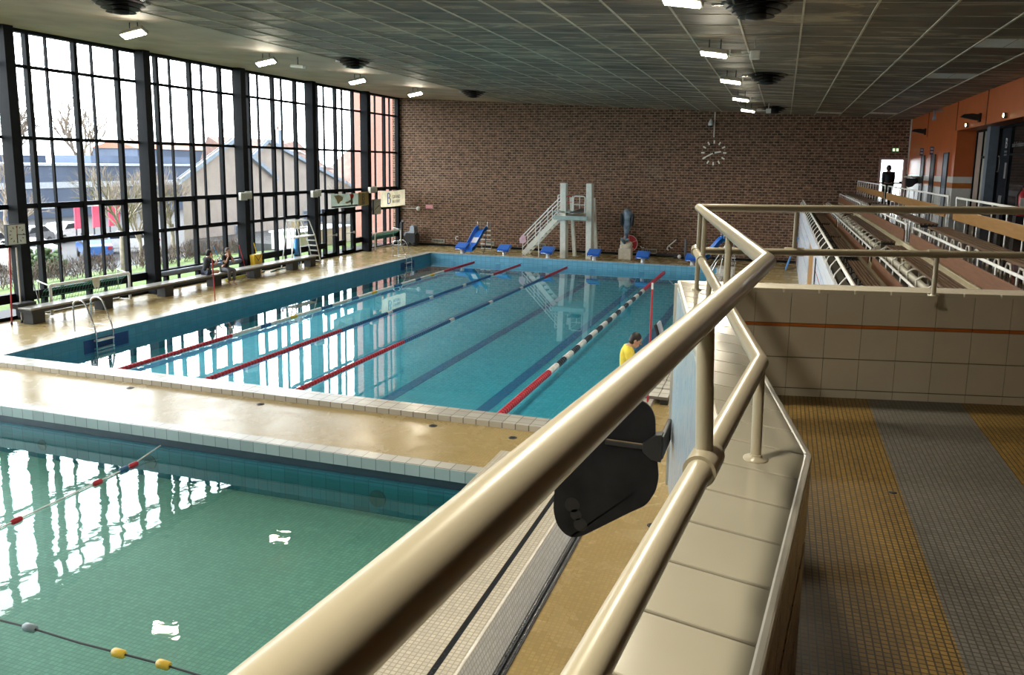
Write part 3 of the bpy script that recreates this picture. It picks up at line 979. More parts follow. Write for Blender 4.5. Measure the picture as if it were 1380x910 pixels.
# mural on the outer faces
mb = MB()
for (a, b) in ((near_out, bend_out), (bend_out, cor_out)):
    dd = (b - a).normalized(); nn = V(-dd.y, dd.x); L = (b - a).length
    Mx = Matrix(((dd.x, nn.x, 0), (dd.y, nn.y, 0), (0, 0, 1)))
    mb.prism([(0, 0), (L - .02, 0), (L - .02, .012), (0, .012)], 2.2, PT - .045, Mx, (a.x, a.y, 0))
mb.build('wave_mural', M['mural'], par)
mb = MB(); mb.beam((cor_out.x - .012, cor_out.y - .02, 2.2), (cor_out.x - .012, cor_out.y - .02, PT - .02), .03, .03); mb.build('corner_strip', M['trim_strip'], par)
# balcony support wall below
mb = MB(); mb.prism([(.35, Y0), (6.3, Y0), (6.3, 6.9), (.35, 5.75)], 0, 2.7)
struct('wall_under_balcony', mb, M['wall_white'], 'wall carrying the balcony', 'wall')

# ---- balcony handrail
hr = thing('balcony_handrail', 'cream tubular handrail with two bars zigzagging along the balcony parapet', 'handrail', (-.03, 2.4, PT))
RT = .0255
topP = [(-.342, -1.0, 4.33), (-.03, 2.46, 4.33), (-.53, 5.60, 4.327), (-.53 + 6.0 * .9775, 5.6 + 6.0 * .218, 4.40)]
topP = [(-.375, -1.3, 4.33), (-.03, 2.46, 4.33), (-.53, 5.60, 4.327), (1.62, 6.08, 4.350), (5.3, 6.9, 4.39)]
midP = [(-.375, -1.5, 4.05), (-.03, 2.36, 4.05), (-.535, 5.58, 4.036), (1.58, 6.07, 4.058), (5.3, 6.9, 4.10)]


def round_corner(pts, rad, n=5):
    pts = [Vector(p) for p in pts]; out = [pts[0]]
    for i in range(1, len(pts) - 1):
        a, p, b = pts[i - 1], pts[i], pts[i + 1]
        d1 = (a - p).normalized(); d2 = (b - p).normalized()
        if d1.dot(d2) < -.985: out.append(p); continue
        s, e = p + d1 * rad, p + d2 * rad
        for j in range(n + 1):
            t = j / n
            out.append(s * (1 - t) ** 2 + p * 2 * t * (1 - t) + e * t * t)
    out.append(pts[-1])
    return out


mb = MB(); mb.tube(topP, RT, 24); mb.ell(topP[1], RT * 1.0); mb.ell(topP[2], RT * 1.08, nu=16)
mb.build('top_rail', M['cream_rail'], hr)
mb = MB(); mb.tube(midP, RT * .93, 22); mb.ell(midP[2], RT * 1.2)
mb.build('middle_rail', M['cream_rail'], hr)


def on_path(P, y):
    for i in range(len(P) - 1):
        a, b = Vector(P[i]), Vector(P[i + 1])
        if min(a.y, b.y) <= y <= max(a.y, b.y):
            return a.lerp(b, (y - a.y) / (b.y - a.y))


def post(a, b, r=.0145, foot=False):
    mb = MB(); mb.tube([a, b], r, 14); o = mb.build('post', M['cream_rail'], hr)
    if foot:
        f = MB(); f.lathe([(.035, 0), (.035, .006), (r + .002, .008), (r + .002, .016)], (b[0], b[1], PT), 14); f.build('foot_plate', M['cream_rail'], o)
    return o


def collar(P, y, half=.05):
    a, b = on_path(P, y - half), on_path(P, y + half)
    if a and b:
        mb = MB(); mb.tube([a, b], RT * 1.2, 20); mb.build('collar', M['cream_rail'], hr)


for y in (1.49, 3.55, 5.0):
    a, b = on_path(topP, y), on_path(midP, y)
    b.x = a.x if y > 2.5 else b.x
    post(a, b, .0165 if y < 2 else .0145); collar(midP, y)
post(on_path(topP, 0.1), on_path(midP, .1)); collar(midP, .1)
post(midP[1], (-.025, 2.33, PT), .0155, True)
post(on_path(midP, 4.3), on_path(midP, 4.3) + V(0, 0, -(4.04 - PT)), .0145, True)
post((-.515, 5.56, 4.33), (-.515, 5.56, PT), .0155, True)
mb = MB(); mb.tube([(-.55, 5.72, 4.036), (-.53, 5.5, 4.036)], RT * 1.15, 16); mb.build('collar', M['cream_rail'], hr)
for (x, lower) in ((.10, 0), (1.0, 1), (2.1, 0), (3.1, 1)):
    y = 5.6 + (x + .53) * .2233; zt = 4.327 + (x + .53) * .0107
    if lower: post((x, y, zt - .285), (x, y, PT), .0155, True)
    else: post((x, y, zt), (x, y, zt - .285), .0145)
    mb = MB(); mb.tube([(x - .06, y - .0134, zt - .29), (x + .06, y + .0134, zt - .29)], RT * 1.15, 16); mb.build('collar', M['cream_rail'], hr)

# black hanging board
bd = thing('hanging_board', 'black paddle shaped board held out by a metal arm beside the balcony mural', 'board', (-.95, 5.35, 2.6))
pts = [(-1.42, 2.36), (-1.43, 2.13), (-1.40, 2.02), (-1.33, 1.95), (-1.26, 1.94), (-1.18, 1.985), (-.87, 2.2), (-.76, 2.27), (-.70, 2.38), (-.685, 2.48), (-.70, 2.60), (-.72, 2.75), (-.725, 2.9), (-.76, 2.98), (-.83, 3.02), (-1.0, 2.97), (-1.25, 2.75)]
FY = Matrix(((1, 0, 0), (0, 0, 1), (0, 1, 0)))
mb = MB(); pts = [(q.x, q.y) for q in round_corner([(a, b, 0) for a, b in pts + pts[:1]], .04, 3)][:-1]; mb.prism(pts, 5.34, 5.36, FY); mb.build('panel', plain('scuffed_black_sheet', (.009, .009, .0095), .7, 0, .6, 4, spec=.2), bd, bevel=.004)
mb = MB()
for (x, z, r) in ((-1.29, 2.19, .055), (-1.26, 2.12, .042), (-1.225, 2.05, .05)): mb.lathe([(.001, 0), (r, 0), (r, .0015), (.001, .0015)], (x, 5.3405, z), 20, rotx(PI / 2), smooth=False)
mb.build('round_pads', M['duct_black'], bd)
mb = MB(); mb.beam((-1.06, 5.318, 2.70), (-.70, 5.335, 2.69), .03, .034); mb.prism([(-.80, 2.66), (-.74, 2.61), (-.672, 2.60), (-.672, 2.80), (-.72, 2.79), (-.8, 2.72)], 5.31, 5.40, FY); mb.box((-.69, 5.33, 2.62), (-.66, 5.75, 2.78)); mb.build('bracket', M['black_plastic'], bd, bevel=.006)
mb = MB(); mb.beam((-1.05, 5.318, 2.722), (-.79, 5.33, 2.714), .016, .008); mb.build('metal_strip', M['chrome'], bd)

# ------------------------------------------------------------------ grandstand
mb = MB()
GY0, GY1 = 7.35, YF - .02
mb.mi = 0; mb.box((.9, GY0, 0), (1.93, GY1, 2.25)); mb.box((1.93, GY0, 0), (2.62, GY1, 2.58))
mb.mi = 1; mb.box((2.62, GY0, 2.7), (6.25, GY1, 3.0)); mb.mi = 0; mb.box((2.62, GY0, 0), (6.2, GY1, 2.7))
gs = struct('grandstand', mb, [M['concrete_dark'], M['promenade']], 'stepped spectator stand with dark floors', 'stand')
mb = MB(); mb.box((2.56, GY0, 2.58), (2.66, GY1, 3.05)); mb.build('cream_step_edge', M['riser_cream'], gs)
mb = MB(); mb.box((1.90, GY0, 2.25), (1.93, GY1, 2.6)); mb.build('cream_riser', plain('shaded_cream_riser', (.30, .26, .17), .5), gs)  # step-edge cream darkened, the shade put into the colour
mb = MB(); mb.box((.86, GY0, .0), (.92, 20.2, 2.8)); mb.box((.86, 20.5, 0), (.92, 22.0, 2.8)); mb.box((.86, 25.6, 0), (.92, GY1, 2.8)); mb.box((.86, 22.0, 2.45), (.92, 25.6, 2.8)); mb.box((.86, 20.2, 2.5), (.92, 20.5, 2.8))
mb.build('front_panels', M['fascia'], gs)
mb = MB(); mb.box((.88, 22.0, 0), (.915, 25.6, 2.45)); mb.build('orange_door', M['orange_door'], gs)
mb = MB(); mb.box((.84, 20.2, 1.75), (.93, 20.5, 2.5)); mb.build('black_slot', M['black_plastic'], gs)
mb = MB()
for z in (1.5, 2.0, 2.42): mb.box((.855, GY0, z), (.861, 20.1, z + .012)); mb.box((.855, 25.7, z), (.861, GY1, z + .012))
mb.build('panel_seams', plain('panel_seam', (.35, .40, .5), .5), gs)
mb = MB(); mb.box((.853, GY0, 2.2), (.8595, 20.1, 2.215)); mb.build('red_line', M['print_red'], gs)

# front guard rail
fg = thing('stand_front_rail', 'white front guard rail with outward bowed balusters above the white stand panels', 'guard rail', (.9, 20, 2.8))
mb = MB(); mb.tube([(.97, GY0, 3.08), (.97, GY1 - .05, 3.08)], .028, 10); mb.build('rail', M['white_paint'], fg)
y = GY0 + .3
while y < GY1 - .2:
    mb = MB(); mb.tube([(.97, y, 3.08), (.93, y, 3.03), (.87, y, 2.95), (.855, y, 2.86), (.89, y, 2.79)], .012, 6); mb.build('baluster', M['white_paint'], fg)
    y += 1.2
SECT = [(GY0 + .15, 18.35, 'section nearest the balcony'), (19.25, 29.75, 'section between the two aisles'), (30.6, GY1 - .1, 'section against the brick wall')]


def guard(x, zr, zb0, zb1, a, b, label, light, cutz):
    t = thing('seat_back_rail', label, 'guard rail', (x, a, zb0), 0, 'white rails with wooden backboards on the stand')
    mb = MB(); mb.tube([(x, a, zr - .12), (x, a, zr), (x, b, zr), (x, b, zr - .12)], .022, 8); mb.build('rail', M['white_paint'], t)
    n = max(2, round((b - a) / .98))
    for i in range(n + 1):
        y = a + (b - a) * i / n
        mb = MB(); mb.tube([(x, y, zr), (x, y, cutz)], .014, 6); mb.build('post', M['white_paint'], t)
    mb = MB(); mb.box((x - .05, a + .02, zb0), (x - .022, b - .02, zb1)); mb.build('backboard', M['backboard_light'] if light else M['backboard'], t, bevel=.006)


def bench(x0, x1, z, a, b, zf, label, hoop, pipe, grp):
    t = thing('stand_bench', label, 'bench', ((x0 + x1) / 2, a, zf), 0, grp)
    mb = MB(); n = 5; w = (x1 - x0) / n
    for i in range(n): mb.box((x0 + i * w + .013, a, z - .035), (x0 + (i + 1) * w - .013, b, z))
    mb.build('seat', M['seat_wood'], t)
    mb = MB(); mb.box((x0 + .02, a + .02, z - .09), (x1 - .02, a + .07, z - .035)); mb.box((x0 + .02, b - .07, z - .09), (x1 - .02, b - .02, z - .035)); mb.build('end_support', M['black_plastic'], t)
    k = max(2, round((b - a) / hoop))
    for i in range(k + 1):
        y = a + .12 + (b - a - .24) * i / k
        if pipe:
            pts = [(x1 - .1, y, zf), (x1 - .1, y, z - .06), (x0 - .02, y, z - .04), (x0 - .10, y, z - .10), (x0 - .10, y, z - .22), (x0 - .02, y, z - .30), (x0 + .1, y, z - .3)]
        else:
            pts = [(x0 + .02, y - .14, zf), (x0 + .02, y - .14, z - .14), (x0 + .02, y - .08, z - .06), (x0 + .02, y + .08, z - .06), (x0 + .02, y + .14, z - .14), (x0 + .02, y + .14, zf)]
        mb = MB(); mb.tube(pts, .016, 6); mb.build('leg', M['dirty_white'] if pipe != 2 else M['black_plastic'], t)
    if pipe:
        mb = MB(); mb.tube([(x0 - .03, a + .05, z - .17), (x0 - .03, b - .05, z - .17)], .06 if pipe == 1 else .04, 10); mb.build('heating_pipe', M['panel_cream'] if pipe == 1 else M['black_plastic'], t)


for si, (a, b, nm) in enumerate(SECT):
    guard(1.92, 2.89, 2.55, 2.80, a, b, 'white rail and red brown backboard behind the front row, ' + nm, False, 2.58)
    guard(2.60, 3.43, 3.08, 3.32, a, b, 'white rail and red brown backboard behind the middle row, ' + nm, False, 3.0)
    guard(3.35, 4.06, 3.62, 3.84, a, b, 'white rail and honey backboard behind the back row, ' + nm, True, 3.0)
    bench(2.10, 2.42, 3.06, a, b - .1, 2.58, 'middle row slatted bench over a hooped pale pipe, ' + nm, .95, 1, 'slatted benches of the middle row')
    bench(2.84, 3.22, 3.47, a, b - .1, 3.0, 'back row slatted bench on white hoop legs, ' + nm, .62, 0, 'slatted benches of the back row')
for i, (a, b) in enumerate(((GY0 + .2, 12.6), (13.0, 18.2), (19.3, 24.3), (24.8, 29.7), (30.6, 35.8), (36.2, GY1 - .1))):
    bench(1.38, 1.68, 2.71, a, b, 2.25, 'front row dark slatted bench, ' + ('first counted from the balcony', 'second counted from the balcony', 'third counted from the balcony', 'fourth counted from the balcony', 'fifth counted from the balcony', 'last one against the brick wall')[i], .8, 2, 'slatted benches of the front row')

# ------------------------------------------------------------------ wall items on the brick
t = thing('wall_clock', 'large wall clock of loose ivory hour marks on the brick wall', 'clock', (-3.35, YF - .05, 5.3))
for h in range(12):
    a = h * PI / 6
    mb = MB(); R_ = roty(a)
    mb.obox(V(-3.35, YF - .05, 5.30) + R_ @ V(0, 0, .53), .07, .03, .16, R_); mb.build('hour_mark', M['marker'], t)
for nm, ang, ln, w in (('hour_hand', 80, .38, .075), ('minute_hand', 242, .60, .065)):
    R_ = roty(math.radians(ang)); mb = MB(); mb.obox(V(-3.35, YF - .085, 5.30) + R_ @ V(0, 0, ln / 2 - .03), w, .02, ln, R_); mb.build(nm, M['marker'], t)
mb = MB(); mb.lathe([(.05, 0), (.05, .1), (.001, .11)], (-3.35, YF - .0, 5.30), 14, rotx(PI / 2)); mb.build('hub', M['black_plastic'], t)
mb = MB(); mb.box((-3.42, YF - .05, 6.06), (-3.35, YF - .005, 7.28)); mb.build('cable_cover', M['dirty_white'], t)
t = thing('security_camera', 'white security camera beside the cable cover above the wall clock', 'camera', (-3.55, YF - .1, 6.8))
mb = MB(); mb.tube([(-3.55, YF - .01, 6.93), (-3.55, YF - .18, 6.93), (-3.55, YF - .2, 6.86)], .03, 8); mb.build('bracket', M['dirty_white'], t)
mb = MB(); mb.lathe([(.12, -.1), (.13, 0), (.08, .14), (.03, .2)], (-3.55, YF - .2, 6.72), 12); mb.build('housing', M['dirty_white'], t)
mb = MB(); mb.ell((-3.55, YF - .2, 6.62), (.1, .1, .1)); mb.build('dome', M['black_plastic'], t)
grl = [(-18.58, -17.78, .18, .37, 'between floor scrubber and slide'), (-15.34, -14.86, .16, .38, 'behind the ladder of the blue slide'), (-12.31, -11.91, .15, .4, 'behind the diving tower stairs'), (-9.28, -8.90, .17, .4, 'right of the diving tower pillars'),
       (-6.73, -5.95, .15, .38, 'right of the statue and red hose reel')]
for (a, b, z0, z1, lab) in grl:
    t = thing('wall_vent', 'pale ventilation grille low on the brick wall, ' + lab, 'vent', ((a + b) / 2, YF - .03, z0), 0, 'ventilation grilles along the brick wall')
    mb = MB()
    for (p, q) in (((a, z0), (b, z0 + .04)), ((a, z1 - .04), (b, z1)), ((a, z0), (a + .04, z1)), ((b - .04, z0), (b, z1))): mb.box((p[0], YF - .04, p[1]), (q[0], YF - .002, q[1]))
    mb.build('frame', M['grille'], t)
    mb = MB(); mb.box((a + .04, YF - .015, z0 + .04), (b - .04, YF - .003, z1 - .04)); mb.build('backing', M['grille_dark'], t)
    mb = MB(); n = int((b - a) / .09)
    for i in range(1, n): mb.box((a + (b - a) * i / n - .012, YF - .03, z0 + .04), (a + (b - a) * i / n + .012, YF - .014, z1 - .04))
    mb.build('slats', M['grille'], t)
t = thing('hose_hook', 'small white ring hook on the brick wall left of the blue slide', 'hook', (-17.03, YF - .03, .48))
mb = MB(); mb.tube([(-17.03 + .1 * math.cos(a), YF - .06, .48 + .1 * math.sin(a)) for a in [math.radians(50 + 26 * i) for i in range(11)]], .022, 6); mb.build('ring', M['white_paint'], t)
mb = MB(); mb.tube([(-17.13, YF - .06, .48), (-17.13, YF, .48)], .02, 6); mb.build('pin', M['white_paint'], t)
t = thing('notice_plate', 'small pink notice plate on the brick wall above the floor scrubber', 'sign', (-18.75, YF - .02, 2.07))
mb = MB(); mb.box((-18.97, YF - .02, 2.07), (-18.53, YF - .002, 2.27)); mb.build('plate', M['pink'], t, bevel=.008)
mb = MB()
for z in (2.13, 2.19): mb.box((-18.9, YF - .023, z), (-18.6, YF - .019, z + .02))
mb.build('print', plain('faded_print', (.75, .45, .48), .6), t)
t = thing('wall_conduit', 'thin white conduit ending in a round box on the brick wall by the window corner', 'pipe', (-20, YF - .03, 2.05))
mb = MB(); mb.tube([(-20.62, YF - .025, 2.05), (-19.5, YF - .025, 2.05)], .022, 6); mb.tube([(-20.6, YF - .025, 2.05), (-20.6, YF - .025, .15)], .015, 6); mb.build('pipe', M['dirty_white'], t)
mb = MB(); mb.lathe([(.12, 0), (.12, .07), (.09, .1), (.001, .1)], (-19.41, YF - .0, 2.05), 16, rotx(PI / 2)); mb.build('round_box', M['white_paint'], t)
t = thing('exit_sign', 'small lit green exit sign above the bright exit door', 'sign', (4.85, YF - .05, 5.5))
mb = MB(); mb.box((4.70, YF - .07, 5.43), (5.0, YF - .003, 5.60)); mb.build('housing', M['exit_green'], t)
mb = MB(); mb.box((4.73, YF - .076, 5.455), (4.82, YF - .069, 5.575)); mb.box((4.88, YF - .076, 5.455), (4.97, YF - .069, 5.575)); mb.build('lit_panel', M['exit_lit'], t)

# ------------------------------------------------------------------ poolside objects
# starting blocks
def starting_block():
    t = thing('starting_block', '', 'starting block', (0, 0, 0))
    mb = MB(); mb.lathe([(.30, 0), (.30, .03), (.10, .06), (.085, .32), (.13, .40)], (0, 0, 0), 14); mb.build('pedestal', M['white_paint'], t, local=True)
    mb = MB(); mb.obox((0, -.02, .46), .60, .60, .15, rotx(.34)); mb.build('platform', M['blue_plastic'], t, local=True, bevel=.02)
    mb = MB(); mb.obox(V(0, -.02, .46) + rotx(.34) @ V(0, 0, .078), .5, .5, .006, rotx(.34)); mb.build('grip_top', plain('grip_blue', (.03, .14, .50), .8, 0, .1, 40), t, local=True)
    mb = MB(); mb.tube([(-.22, -.26, .36), (-.22, -.38, .34), (.22, -.38, .34), (.22, -.26, .36)], .014, 6); mb.build('hand_grip', M['chrome'], t, local=True)
    return t


sb0 = starting_block()
lb = ['left of the blue slide foot', 'between the blue slide and the tower stairs', 'at the foot of the tower stairs', 'in front of the right tower pillar', 'right of the statue plinth', 'at the right end of the row, by the steel post']
for i, x in enumerate((-15.22, -12.97, -10.72, -8.4, -6.05, -3.76)):
    if i == 0: r = sb0; r.location = (x, PY1 + .42, 0.1); r['label'] = 'blue starting block ' + lb[0]; r['group'] = 'starting blocks along the far pool end'
    else: r = dup(sb0, (x, PY1 + .42, .1), None, 'blue starting block ' + lb[i])
for r in [o for o in COL.objects if o.name.startswith('starting_block')]: r.location.z = 0.0 + .0; r.location.y = PY1 + .5


# slide
def slide():
    t = thing('water_slide', '', 'slide', (0, 0, 0))
    # local: goes from top (x=.75,y=1.0,z=1.25) to bottom (0,0,.1); chute runs along path
    n = 12; rows_ = []
    for i in range(n + 1):
        s = i / n
        x = .48 * (s ** 1.1); y = .1 + 1.0 * s; z = .16 + 1.12 * (s * s * (3 - 2 * s)) * .9 + .06 * s
        rows_.append((x, y, z))
    w = .25
    prof = [(-w - .03, .22), (-w, .22), (-w, .03), (-w + .06, 0), (w - .06, 0), (w, .03), (w, .22), (w + .03, .22)]
    vs = []
    for (x, y, z) in rows_:
        for (a, b) in prof: vs.append((x + a, y - .1 * b, z + b))
    k = len(prof)
    fs = [(i * k + j, i * k + j + 1, (i + 1) * k + j + 1, (i + 1) * k + j) for i in range(n) for j in range(k - 1)]
    mb = MB(); mb._add(vs, fs, True); o = mb.build('chute', M['slide_blue'], t, local=True)
    so = o.modifiers.new('thick', 'SOLIDIFY'); so.thickness = .03
    mb = MB(); x, y, z = rows_[5]; x2, y2, z2 = rows_[7]
    mb._add([(x - .15, y, z + .012), (x + .15, y, z + .012), (x2 + .15, y2, z2 + .012), (x2 - .15, y2, z2 + .012)], [(0, 1, 2, 3)], False); o2 = mb.build('white_label', M['white_paint'], t, local=True)
    so = o2.modifiers.new('thick', 'SOLIDIFY'); so.thickness = .004
    tx, ty, tz = rows_[-1]
    for s in (-1, 1):
        mb = MB(); xx = tx + s * .27
        mb.tube(round_corner([(xx, ty - .12, tz + .12), (xx, ty - .12, tz + .42), (xx, ty + .28, tz + .40), (xx + .05, ty + .45, 0)], .09), .02, 8); mb.build('ladder_rail', M['chrome'], t, local=True)
        mb = MB(); mb.tube([(tx + s * .2, ty - .1, tz - .03), (tx + s * .3, ty - .5, .35), (tx + s * .55 - .15, ty - 1.1, .03)], .022, 8); mb.build('support_leg', M['dark_grey'], t, local=True)
    for i in range(5):
        zz = tz - .08 - i * .24
        mb = MB(); mb.box((tx - .27, ty + .24 + i * .035, zz - .02), (tx + .30, ty + .36 + i * .035, zz + .02)); mb.build('step', M['dirty_white'], t, local=True)
    return t


s1 = slide(); s1.location = (-15.12, 38.2, 0); s1['label'] = 'blue poolside slide with white steps between the first two starting blocks'
dup(s1, (-3.6, 38.9, 0), -1.25, 'blue slide seen behind the balcony handrail corner')

# diving tower
t = thing('diving_tower', 'white diving tower with two pillars, platform and stairs before the brick wall', 'diving tower', (-9.7, 39.4, 0))


def pillar(x0, x1, y0, y1, lean=.0):
    mb = MB()
    mb._add([(x0 + .02, y0, 0), (x1 + .04, y0, 0), (x1 + .06, y1, 0), (x0 + .02, y1, 0), (x0 - .06, y0, 3.72), (x1 - .02, y0, 3.72), (x1 - .02, y1 - .1, 3.72), (x0 - .06, y1 - .1, 3.72)],
            [(3, 2, 1, 0), (4, 5, 6, 7), (0, 1, 5, 4), (1, 2, 6, 5), (2, 3, 7, 6), (3, 0, 4, 7)], False)
    return mb


o = pillar(-10.32, -10.06, 38.6, 39.1).build('pillar', M['tower_paint'], t, bevel=.02)
o = pillar(-9.05, -8.80, 38.75, 39.3).build('pillar', M['tower_paint'], t, bevel=.02)
for x in (-10.0, -8.86):
    mb = MB(); mb._add([(x, 40.0, 0), (x + .16, 40.0, 0), (x + .16, 40.2, 0), (x, 40.2, 0), (x - .12, 39.5, 3.0), (x + .04, 39.5, 3.0), (x + .04, 39.65, 3.0), (x - .12, 39.65, 3.0)],
                       [(3, 2, 1, 0), (4, 5, 6, 7), (0, 1, 5, 4), (1, 2, 6, 5), (2, 3, 7, 6), (3, 0, 4, 7)], False)
    mb.build('rear_strut', M['tower_paint'], t)
mb = MB(); mb.box((-10.62, 38.45, 1.93), (-8.95, 40.6, 2.13)); mb.build('platform', M['tower_paint'], t, bevel=.015)
mb = MB(); mb.box((-10.62, 38.42, 1.93), (-8.95, 38.45, 2.13)); mb.build('platform_edge', M['teal_paint'], t)
mb = MB(); mb.box((-10.72, 38.6, 2.28), (-10.06 + .3, 40.3, 2.34)); mb.build('landing_plate', M['teal_paint'], t)
mb = MB(); mb.obox((-9.45, 39.1, 2.36), .5, 2.2, .05, rotx(.03)); mb.build('springboard', M['dark_grey'], t, bevel=.01)
mb = MB(); mb.tube([(-9.8, 39.0, 2.26), (-9.1, 39.0, 2.26)], .1, 12); mb.build('fulcrum_roller', M['riser_cream'], t)
# railing on top
for (pp) in ([(-10.5, 38.7, 2.2), (-10.5, 38.7, 3.12), (-10.5, 40.4, 3.12), (-10.5, 40.4, 2.2)], [(-9.78, 38.8, 2.2), (-9.78, 38.8, 3.12), (-9.78, 40.3, 3.12), (-9.78, 40.3, 2.2)],
             [(-9.68, 38.6, 2.2), (-9.68, 38.6, 3.1), (-9.1, 38.6, 3.1), (-9.1, 38.6, 2.2)]):
    mb = MB(); mb.tube(round_corner(pp, .12), .026, 8); mid = [((pp[0][0]), pp[0][1], 2.68), ((pp[3][0]), pp[3][1], 2.68)]; mb.tube(mid, .02, 8); mb.build('guard_rail', M['white_paint'], t)
mb = MB(); mb.tube([(-10.5, 38.68, 2.75), (-9.78, 38.72, 2.8)], .012, 6); mb.tube([(-10.4, 38.68, 3.0), (-9.7, 38.72, 3.14)], .02, 6); mb.build('barrier_chain', M['red_float'], t)
# stairs
a = V(-10.55, 39.6, 2.2); b = V(-12.4, 39.6, .12)
for dy_ in (-.42, .42):
    mb = MB(); mb.beam(a + V(0, dy_, -.12), b + V(0, dy_, -.05), .05, .24); mb.build('stringer', M['tower_paint'], t)
    for h, r in ((.82, .028), (.62, .02), (.22, .02)):
        mb = MB(); mb.tube([b + V(-.05, dy_, h + .05), a + V(.05, dy_, h)], r, 8); mb.build('handrail', M['white_paint'], t)
    for q in (.0, .36, .7):
        p = b.lerp(a, q); mb = MB(); mb.tube([p + V(-.03, dy_, .88), p + V(-.03, dy_, -.1 if q else -.12)], .02, 8); mb.build('rail_post', M['white_paint'], t)
for i in range(9):
    p = b.lerp(a, (i + .5) / 9.5); mb = MB(); mb.box((p.x - .13, 39.18, p.z - .02), (p.x + .13, 40.02, p.z + .02)); mb.build('tread', M['teal_paint'], t)
mb = MB(); mb.tube([(-11.45, 38.75, 0), (-11.45, 38.75, 1.35)], .025, 8); mb.build('rail_post', M['white_paint'], t)
t2 = thing('pink_towel', 'pale pink towel hanging at the foot of the diving tower handrail', 'towel', (-12.4, 39.15, .6))
mb = MB(); mb.prism([(-12.58, .62), (-12.60, .85), (-12.45, 1.05), (-12.28, 1.0), (-12.22, .7), (-12.38, .60)], 39.10, 39.16, FY); mb.build('cloth', plain('pale_pink_cloth', (.62, .42, .48), .9), t2, bevel=.015)

# statue on plinth
t = thing('plinth', 'cream stone plinth under the grey statue at the far pool end', 'plinth', (-7.2, 39.7, 0))
mb = MB()
mb._add([(-7.54, 39.4, 0), (-6.90, 39.4, 0), (-6.90, 40.0, 0), (-7.54, 40.0, 0), (-7.53, 39.4, .55), (-6.92, 39.4, .55), (-6.92, 40.0, .55), (-7.53, 40.0, .55)], [(3, 2, 1, 0), (4, 5, 6, 7), (0, 1, 5, 4), (1, 2, 6, 5), (2, 3, 7, 6), (3, 0, 4, 7)], False)
mb.build('block', M['plinth'], t, bevel=.03)
mb = MB(); mb.ell((-7.22, 39.7, .6), (.31, .29, .30)); mb.ell((-7.33, 39.66, .82), (.17, .2, .22)); mb.ell((-7.08, 39.74, .72), (.2, .2, .2)); mb.build('rock', M['plinth'], t)
t = thing('statue', 'upright grey blue fish like statue standing on the cream plinth', 'statue', (-7.2, 39.7, .9))
mb = MB()
P_ = [(-7.29, .86, .17, .13), (-7.25, 1.0, .10, .09), (-7.21, 1.2, .095, .09), (-7.19, 1.42, .14, .12), (-7.18, 1.7, .21, .17), (-7.18, 2.0, .25, .19), (-7.185, 2.25, .245, .19), (-7.20, 2.42, .18, .16), (-7.22, 2.50, .06, .06)]
n = 18; vs = []
for (x, z, rx, ry) in P_:
    for j in range(n):
        q = 2 * PI * j / n; wv = 1 + .07 * math.cos(3 * q + z * 2)
        vs.append((x + rx * wv * math.cos(q), 39.7 + ry * wv * math.sin(q), z))
fs = [(i * n + j, i * n + (j + 1) % n, (i + 1) * n + (j + 1) % n, (i + 1) * n + j) for i in range(len(P_) - 1) for j in range(n)]
fs += [tuple(reversed(range(n))), tuple(range((len(P_) - 1) * n, len(P_) * n))]
mb._add(vs, fs, True); mb.build('body', M['statue'], t)
for s in (-1, 1):
    mb = MB(); mb.ell((-7.18 + s * .27, 39.58, 1.97), (.085, .13, .33), roty(s * .06)); mb.build('fin', plain('statue_dark_%d' % s, (.012, .016, .022), .4), t)
mb = MB(); mb.ell((-7.33, 39.5, .92), (.2, .1, .08), roty(.9)); mb.ell((-7.14, 39.5, .98), (.14, .09, .07), roty(-.3)); mb.build('tail', M['statue'], t)
# hose reel
RZ = .64
t = thing('hose_reel', 'red fire hose reel on the brick wall behind the statue plinth', 'hose reel', (-7.35, YF - .2, .75))
RX = rotx(PI / 2)
mb = MB(); mb.lathe([(.06, 0), (.42, 0), (.44, .02), (.42, .04), (.06, .04)], (-7.35, YF - .22, RZ), 28, RX); mb.build('front_disc', M['red'], t)
mb = MB(); mb.lathe([(.06, 0), (.40, 0), (.40, .12), (.06, .12)], (-7.35, YF - .06, RZ), 24, RX); mb.build('hose_coil', M['black_plastic'], t)
mb = MB(); mb.tube([(-7.35 + (.43) * math.cos(a * PI / 14), YF - .275, RZ + (.43) * math.sin(a * PI / 14)) for a in range(28)], .02, 6, closed=True)
for a in range(5): mb.beam((-7.35, YF - .27, RZ), (-7.35 + (.42) * math.cos(a * 1.257 + .4), YF - .27, RZ + (.42) * math.sin(a * 1.257 + .4)), .012, .025)
mb.build('rim', plain('pale_rim', (.6, .42, .40), .5), t)
mb = MB(); mb.tube([(-6.80, YF - .06, .5), (-6.72, YF - .1, .42), (-6.6, YF - .1, .45)], .025, 6); mb.build('nozzle', M['dirty_white'], t)

